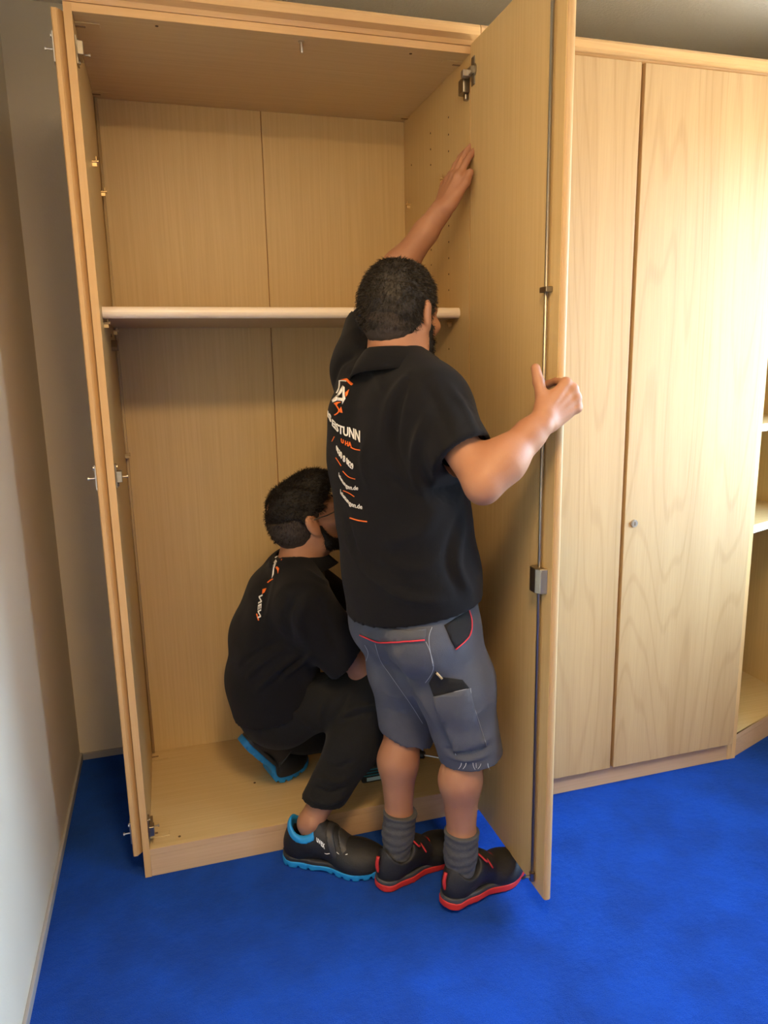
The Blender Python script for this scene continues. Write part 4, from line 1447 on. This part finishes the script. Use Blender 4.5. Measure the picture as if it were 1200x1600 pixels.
# ------------------------------------------------------------------ the crouching man
kF = az_dir(86); kL = V3(-kF[1], kF[0], 0)
kP = [V3(.420, .195, .365), V3(.408, .185, .46), V3(.420, .165, .60), V3(.455, .145, .725), V3(.480, .130, .80)]
k_neck = V3(.492, .122, .845)
k_head = V3(.522, .110, .976)
k_RS, k_RE, k_RW = V3(.478, -.030, .760), V3(.636, -.030, .560), V3(.800, .055, .470)
k_LS, k_LE, k_LW = V3(.505, .285, .765), V3(.690, .290, .585), V3(.850, .200, .470)
k_RH, k_RK, k_RA = V3(.432, .105, .395), V3(.700, -.050, .485), V3(.462, -.074, .122)
k_LH, k_LK, k_LA = V3(.432, .285, .380), V3(.610, .310, .205), V3(.365, .268, .235)
def k_torso(f):
    r = ((.112, 1.35), (.118, 1.40), (.116, 1.45), (.092, 1.70), (.058, 1.7))
    for i in range(4):
        f.seg(kP[i], kP[i + 1], r[i][0], r[i + 1][0], k=.04, n=kL, sa=r[i][1], sb=r[i + 1][1])
    for S in (k_RS, k_LS):
        f.seg(k_neck - UP * .02, S + V3(0, 0, .006), .042, .054, k=.05)
        f.ell(kP[3] - kF * .045 + (S - k_neck) * .45 - UP * .04, (.05, .06, .08), None, .04)
# body
f = SDF((.22, -.22, .04), (.90, .46, .92), .007)
k_torso(f)
for H, K, A in ((k_RH, k_RK, k_RA), (k_LH, k_LK, k_LA)):
    f.seg(H, K, .076, .056, k=.04)
    f.seg(K, K * .68 + A * .32, .055, .055, k=.03)
    f.seg(K * .68 + A * .32, A, .053, .034, k=.03)
for S, E in ((k_RS, k_RE), (k_LS, k_LE)):
    f.seg(S, E, .052, .041, k=.04)
body = [f.mesh()]
f = SDF((.40, -.19, .05), (.58, .04, .28), .0034)      # bare right ankle
f.seg(k_RK * .22 + k_RA * .78, k_RA, .037, .034, k=.02)
f.ell(k_RA + V3(.0, -.030, .012), (.013, .013, .015), None, .012)
f.seg(k_RA, k_RA + V3(.012, -.006, -.05), .032, .026, k=.02)
f.cut(k_RA * .75 + k_RK * .25, UP)
body.append(f.mesh())
for E, Wv, fw, pl, rt in ((k_RE, k_RW, (.80, .40, -.35), (-.10, .75, .4), True), (k_LE, k_LW, (.75, -.45, -.35), (-.1, -.75, .3), False)):
    lo = np.minimum(E, Wv) - .22; hi = np.maximum(E, Wv) + .22
    f = SDF(lo, hi, .0042)
    f.seg(E, E * .66 + Wv * .34, .041, .043, k=.03)
    f.seg(E * .66 + Wv * .34, E * .25 + Wv * .75, .042, .031, k=.03)
    f.seg(E * .25 + Wv * .75, Wv, .030, .026, k=.02)
    hand(f, Wv, fw, pl, rt, ((35, 35, 20), (38, 38, 20), (40, 40, 22), (42, 42, 24)), ((.040, .040, -.016), (.050, .066, -.030), (.046, .088, -.042)))
    body.append(f.mesh())
kHA = frame(az_dir(84, 17), UP - kF * .3 + V3(0, -.02, 0))
Pk = lambda x, y, z: k_head + kHA @ V3(x, y, z)
f = SDF(k_head - .2, k_head + .19, .0034)
head(f, k_head, kHA)
f.seg(Pk(0, -.030, -.045), k_neck - UP * .02, .056, .062, k=.03)
f.seg(Pk(0, .005, -.06), k_neck + kF * .01 - UP * .02, .052, .058, k=.03)
body.append(f.mesh())
V, Q = join(body)
man2 = link('person', np_mesh('person', V, Q), 'skin', None)
tag(man2, 'crouching man in black shirt, black trousers and glasses at the wardrobe bottom', 'person')
for sgn in (-1, 1):
    bm = bmesh.new(); bmesh.ops.create_uvsphere(bm, u_segments=16, v_segments=10, radius=.0118)
    for v in bm.verts: v.co = Vector(Pk(sgn * .031, .0815, .000)) + v.co
    e = bm_obj('eye', bm, 'eye_white', man2, True)
    c = Pk(sgn * .031, .0815, 0); d = kHA[:, 1]
    cyl('iris', c + d * .0108, c + d * .0122, .0055, 'iris', e, r1=.003, n=14)
    tube('eyebrow', [Pk(sgn * x, y, z) for x, y, z in ((.012, .100, .019), (.028, .098, .025), (.045, .083, .019))], [.0035, .005, .0025], 'hair_dark', man2)
# hair: thick and swept up on top, faded at the sides
rng = np.random.RandomState(11)
f = SDF(k_head - .17, k_head + .19, .0032)
f.ell(Pk(0, -.014, .036), (.080, .097, .086), kHA, .01)
f.ell(Pk(0, .034, .080), (.060, .060, .045), kHA, .03)
f.ell(Pk(0, .064, .092), (.048, .034, .030), kHA, .02)
f.ell(Pk(0, .082, -.035), (.11, .080, .090), kHA, .015, sub=True)
f.seg(Pk(-.07, .105, .045), Pk(.07, .105, .045), .026, k=.02, sub=True)
for sgn in (-1, 1):
    f.ell(Pk(sgn * .092, .02, -.030), (.030, .060, .055), kHA, .012, sub=True)
f.cut(Pk(0, -.05, -.028), kHA @ V3(0, .30, -1))
f.warp(lambda P: .0045 * wnoise(P, 110, 1, 8) + .0016 * wnoise(P, 330, 2))
V, Q = f.mesh()
Vs, Qs = strands(V, Q, np.ones(len(V), bool), 13000, .013, .0010, kHA[:, 1] * .45 - kHA[:, 2] * .30, .30, rng)
cloth_obj('hair', *join([(V, Q), (Vs, Qs)]), 'hair_dark', man2)
f = SDF(k_head - .17, k_head + .16, .0032)
f.ell(Pk(0, -.016, .026), (.0765, .0985, .088), kHA, .01)
f.ell(Pk(0, -.038, -.010), (.068, .072, .072), kHA, .03)
f.ell(Pk(0, .088, -.035), (.12, .080, .12), kHA, .015, sub=True)
for sgn in (-1, 1):
    f.ell(Pk(sgn * .088, .0, -.012), (.019, .028, .036), kHA, .01, sub=True)
f.cut(Pk(0, -.05, -.066), kHA @ V3(0, .30, -1))
f.cut(Pk(0, -.05, .03), kHA @ V3(0, 0, 1))
f.warp(lambda P: .0008 * wnoise(P, 420, 2))
fV, fQ = f.mesh()
fade = cloth_obj('faded_sides', fV, fQ, 'hair_fade', man2)
up_ = (fV - k_head) @ kHA[:, 2]
Vs, Qs = strands(fV, fQ, up_ > -.035, 2600, .009, .0009, -kHA[:, 2] * .8 - kHA[:, 1] * .3, .25, rng)
cloth_obj('short_hairs', Vs, Qs, 'hair_dark', fade)
f = SDF(k_head - .17, k_head + .16, .0032)
for sgn in (-1, 1):
    f.seg(Pk(sgn * .068, .012, -.022), Pk(sgn * .056, .022, -.078), .0075, .015, k=.012)
    f.seg(Pk(sgn * .056, .024, -.078), Pk(sgn * .017, .082, -.107), .016, .021, k=.02)
f.ell(Pk(0, .085, -.108), (.024, .018, .020), kHA, .02)
f.seg(Pk(-.028, .096, -.052), Pk(.028, .096, -.052), .007, k=.006)
f.warp(lambda P: .0016 * wnoise(P, 330, 3))
V, Q = f.mesh()
Vs, Qs = strands(V, Q, np.ones(len(V), bool), 5000, .008, .0010, -.5 * UP, .35, rng)
cloth_obj('beard', *join([(V, Q), (Vs, Qs)]), 'hair_dark', man2)
# glasses
gl = tube('glasses', [tuple(Pk(.031 + .024 * math.cos(a), .105 - .004 * math.cos(a), -.002 + .018 * math.sin(a))) for a in [i * math.pi / 12 for i in range(24)]], .0016, 'glasses_frame', man2, 6, True)
tube('rim', [tuple(Pk(-.031 - .024 * math.cos(a), .105 - .004 * math.cos(a), -.002 + .018 * math.sin(a))) for a in [i * math.pi / 12 for i in range(24)]], .0016, 'glasses_frame', gl, 6, True)
tube('bridge', [tuple(Pk(x, y, .004)) for x, y in ((-.008, .108), (0, .112), (.008, .108))], .0016, 'glasses_frame', gl, 6)
for sgn in (-1, 1):
    tube('temple', [tuple(Pk(sgn * x, y, z)) for x, y, z in ((.055, .101, .006), (.072, .085, .008), (.080, .040, .008), (.083, .0, .012), (.081, -.014, .004), (.078, -.020, -.012))], .0017, 'glasses_frame', gl, 6)

# ---- shirt
f = SDF((.20, -.24, .26), (.86, .48, 1.0), .0055, .013)
k_torso(f)
f.seg(V3(.418, .195, .35), kP[1], .117, .118, k=.03, n=kL, sa=1.35, sb=1.38)
f.seg(k_RS, k_RS * .16 + k_RE * .84 + V3(-.004, -.004, -.004), .062, .066, k=.05)
f.seg(k_LS, k_LS * .16 + k_LE * .84, .062, .066, k=.05)
f.cut((.40, .19, .395), V3(.42, 0, -1))
for S, E in ((k_RS, k_RE), (k_LS, k_LE)):
    f.cut_near(S * .24 + E * .76, unit(E - S) + V3(.25, 0, .1), E, .12)
g0 = f.grow; f.grow = 0
for S, E in ((k_RS, k_RE), (k_LS, k_LE)):
    f.seg(S * .4 + E * .6, E * 1.1 - S * .1, .058, .058, k=.006, sub=True)
f.seg(k_neck + UP * .012, k_neck + kF * .02 + UP * .1, .060, .072, k=.01, sub=True)
f.grow = g0
V, Q = f.mesh(); bv = bvh_of(V, Q); Nn = normals(V, Q)
for pts, a, w_ in (
    ([(440, 1060), (470, 1035), (490, 1020)], .006, .008), ([(420, 1075), (450, 1045), (480, 1025)], -.006, .008), ([(400, 1080), (430, 1050), (470, 1020)], .006, .009),
    ([(385, 1060), (410, 1035), (450, 1010)], .005, .008), ([(375, 1040), (400, 1020), (440, 1000)], -.005, .008),
    ([(500, 930), (510, 970), (525, 1010)], -.005, .012), ([(470, 920), (450, 960), (455, 1000)], -.007, .012), ([(485, 925), (468, 965), (475, 1005)], .006, .012),
    ([(480, 890), (500, 905), (520, 915)], .004, .010), ([(430, 900), (420, 950), (410, 1000)], .003, .014)):
    V = fold(V, Nn, bv, pts, a * 1.4, w_)
V = V + Nn * (.0018 * wnoise(V, 28, 4) + .0008 * wnoise(V, 62, 2))[:, None]
k_shirt = cloth_obj('polo_shirt', V, Q, 'shirt_cloth', man2)
k_bv = bvh_of(V, Q)
collar('collar', k_neck + V3(.0, 0, .008), UP - kF * .42, kF + UP * .35, k_shirt, 'shirt_cloth', (.064, .068), 50, .028, .016, .024)

# ---- trousers
f = SDF((.20, -.24, .09), (.90, .48, .56), .0055, .008)
f.seg(kP[0] + UP * .01, kP[1] - UP * .02, .112, .114, k=.03, n=kL, sa=1.34)
f.ell(kP[0] - kF * .002 - UP * .012, (.104, .138, .084), None, .04)
for H, K, A, e in ((k_RH, k_RK, k_RA, .86), (k_LH, k_LK, k_LA, .78)):
    f.seg(H, K, .084, .066, k=.05)
    f.ell(K, (.066, .066, .068), None, .03)
    B = K * (1 - e) + A * e
    f.seg(K, K * .5 + B * .5, .064, .066, k=.04)
    f.seg(K * .5 + B * .5, B, .064, .052, k=.03)
dR = unit(k_RA - k_RK)
f.cut_near(k_RK * .17 + k_RA * .83, dR * .6 - UP, k_RA, .13)
f.cut_near(k_LK * .24 + k_LA * .76, unit(k_LA - k_LK), k_LA, .09)
g0 = f.grow; f.grow = 0
f.seg(k_RK * .3 + k_RA * .7, k_RA, .048, .05, k=.006, sub=True)
f.grow = g0
f.cut((0, 0, .093), -UP)
V, Q = f.mesh(); bv = bvh_of(V, Q); Nn = normals(V, Q)
for pts, a, w_ in (
    ([(500, 1130), (505, 1105), (515, 1090)], .006, .009), ([(540, 1115), (560, 1105), (590, 1100)], .006, .008), ([(535, 1125), (560, 1118), (590, 1112)], -.006, .007),
    ([(520, 1125), (535, 1105), (545, 1085)], -.006, .009), ([(500, 1215), (525, 1222), (545, 1215)], .007, .009), ([(490, 1230), (515, 1240), (545, 1230)], -.007, .008),
    ([(485, 1245), (510, 1255), (540, 1245)], .008, .008), ([(455, 1070), (480, 1075), (520, 1060)], .005, .012), ([(420, 1090), (450, 1105), (490, 1140)], .004, .012),
    ([(515, 1195), (530, 1200), (548, 1190)], -.005, .008)):
    V = fold(V, Nn, bv, pts, a * 1.4, w_)
V = V + Nn * (.0018 * wnoise(V, 30, 5) + .0009 * wnoise(V, 70, 1))[:, None]
cloth_obj('trousers', V, Q, 'trouser_black', man2)

# ---- shoes with blue soles
def blue_shoe(heel, az, side, bend, pitch=0):
    sh_, place, bvs = make_shoe(man2, heel, az, 'shoe_black', 'sole_blue', 'shoe_dark', bend, pitch, True, 1.08, side, 0.0, 'sole_blue')
    for y0, y1 in ((.142, .160), (.170, .188)):
        g = SDF((-.065, .09, .01), (.065, .20, .13), .003)
        g.seg((0, .10, .0655), (side * .006, .20, .0375), .0405, .0375, k=.03, n=(1, 0, 0), sa=1.0, sb=1.25)
        g.seg((0, .075, .081), (0, .125, .077), .0365, .0375, k=.03)
        g.cut((0, y0, .06), V3(0, -1, -.35)); g.cut((0, y1, .06), V3(0, 1, .35)); g.cut((0, 0, .048), V3(0, 0, -1))
        V, Q = g.mesh()
        cloth_obj('strap', place(V), Q, 'shoe_dark', sh_)
    for y0 in (.132, .172):
        bm = bmesh.new()
        add_tube(bm, [tuple(p) for p in place(catmull([(side * .041, y0 - .014, .066), (side * .0445, y0, .060), (side * .044, y0 + .016, .066)], 4))], .0012, 6)
        bm_obj('reflective_piping', bm, 'print_white', sh_, True)
    return sh_, place, bvs
kd = unit(V3(.230, -.118, 0)); k_az = math.degrees(math.atan2(kd[0], kd[1]))
r_shoe, r_place, r_bv = blue_shoe(V3(.388, -.038, .0), k_az, 1, 0)
ld_ = az_dir(76); hl = V3(.520, .288, HP) - ld_ * .288 * 1.08
l_shoe, l_place, l_bv = blue_shoe(hl, 76, -1, 52)

px_text('lettering', 'uvex', [(494.5, 1314), (501, 1320), (507.5, 1326.5)], 6, 8, r_bv, 'print_white', r_shoe)
# print on his back, seen edge on
Z3 = lambda pts: [(382.5 + x / 12.3, 850 + y / 12.3) for x, y in pts]
kl = shape('logo', Z3([(550, 370), (600, 295), (622, 340), (568, 470), (560, 580), (525, 660), (545, 480)]), k_bv, 'print_white', k_shirt, 3)
shape('logo_flame', Z3([(590, 450), (625, 430), (665, 470), (640, 575), (625, 500)]), k_bv, 'print_orange', kl, 3)
shape('logo_flame', Z3([(645, 240), (690, 250), (722, 290), (700, 322)]), k_bv, 'print_orange', kl, 3)
stroke('logo_stroke', Z3([(585, 270), (630, 235), (675, 212)]), 1.6, k_bv, 'print_white', kl)
stroke('logo_stroke', Z3([(545, 672), (490, 705), (440, 745)]), 1.6, k_bv, 'print_orange', kl)
shape('lettering_block', Z3([(345, 870), (420, 850), (385, 930), (335, 965)]), k_bv, 'print_orange', k_shirt, 3)
px_text('lettering', 'NEN', [(432.5 - 22, 929), (408.5, 948), (408, 964)], 7, 6, k_bv, 'print_white', k_shirt, (-.8, .4))
stroke('print_line', Z3([(232, 1340), (250, 1400), (270, 1470)]), 1.8, k_bv, 'print_orange', k_shirt)

# ------------------------------------------------------------------ cordless drill lying on the wardrobe floor
dx, dy = .715, .165
dr_ = empty('cordless_drill', (dx, dy, HP), 'black and teal cordless drill lying on the wardrobe floor behind the legs', 'power tool')
bat = box('battery', (dx - .045, dy - .040, HP + .0005), (dx + .045, dy + .035, HP + .055), 'tool_black', dr_, .006, 2)
for i in range(3):
    box('stripe', (dx - .040, dy - .0412, HP + .026 + i * .010), (dx + .040, dy - .0398, HP + .029 + i * .010), 'tool_teal', bat, 0)
box('rating_plate', (dx - .030, dy - .0412, HP + .008), (dx + .034, dy - .0398, HP + .020), 'tool_label', bat, 0)
f = SDF((dx - .12, dy - .06, HP + .03), (dx + .2, dy + .14, HP + .14), .0035)
f.seg((dx, dy, HP + .062), (dx + .055, dy + .055, HP + .070), .019, .018, k=.02)
f.seg((dx + .045, dy + .045, HP + .070), (dx + .085, dy + .085, HP + .066), .020, .026, k=.02)
cloth_obj('grip', *f.mesh(), 'tool_black', dr_)
f = SDF((dx - .05, dy - .02, HP), (dx + .26, dy + .22, HP + .14), .0035)
f.seg((dx + .040, dy + .120, HP + .034), (dx + .120, dy + .060, HP + .034), .032, .031, k=.01)
f.seg((dx + .120, dy + .060, HP + .034), (dx + .140, dy + .045, HP + .034), .027, .024, k=.01)
cloth_obj('motor_housing', *f.mesh(), 'tool_teal', dr_)
cyl('chuck', (dx + .140, dy + .045, HP + .034), (dx + .185, dy + .011, HP + .034), .020, 'tool_black', dr_, r1=.012, n=20)
cyl('drill_bit', (dx + .185, dy + .011, HP + .034), (dx + .225, dy - .019, HP + .034), .003, 'steel', dr_, n=8)
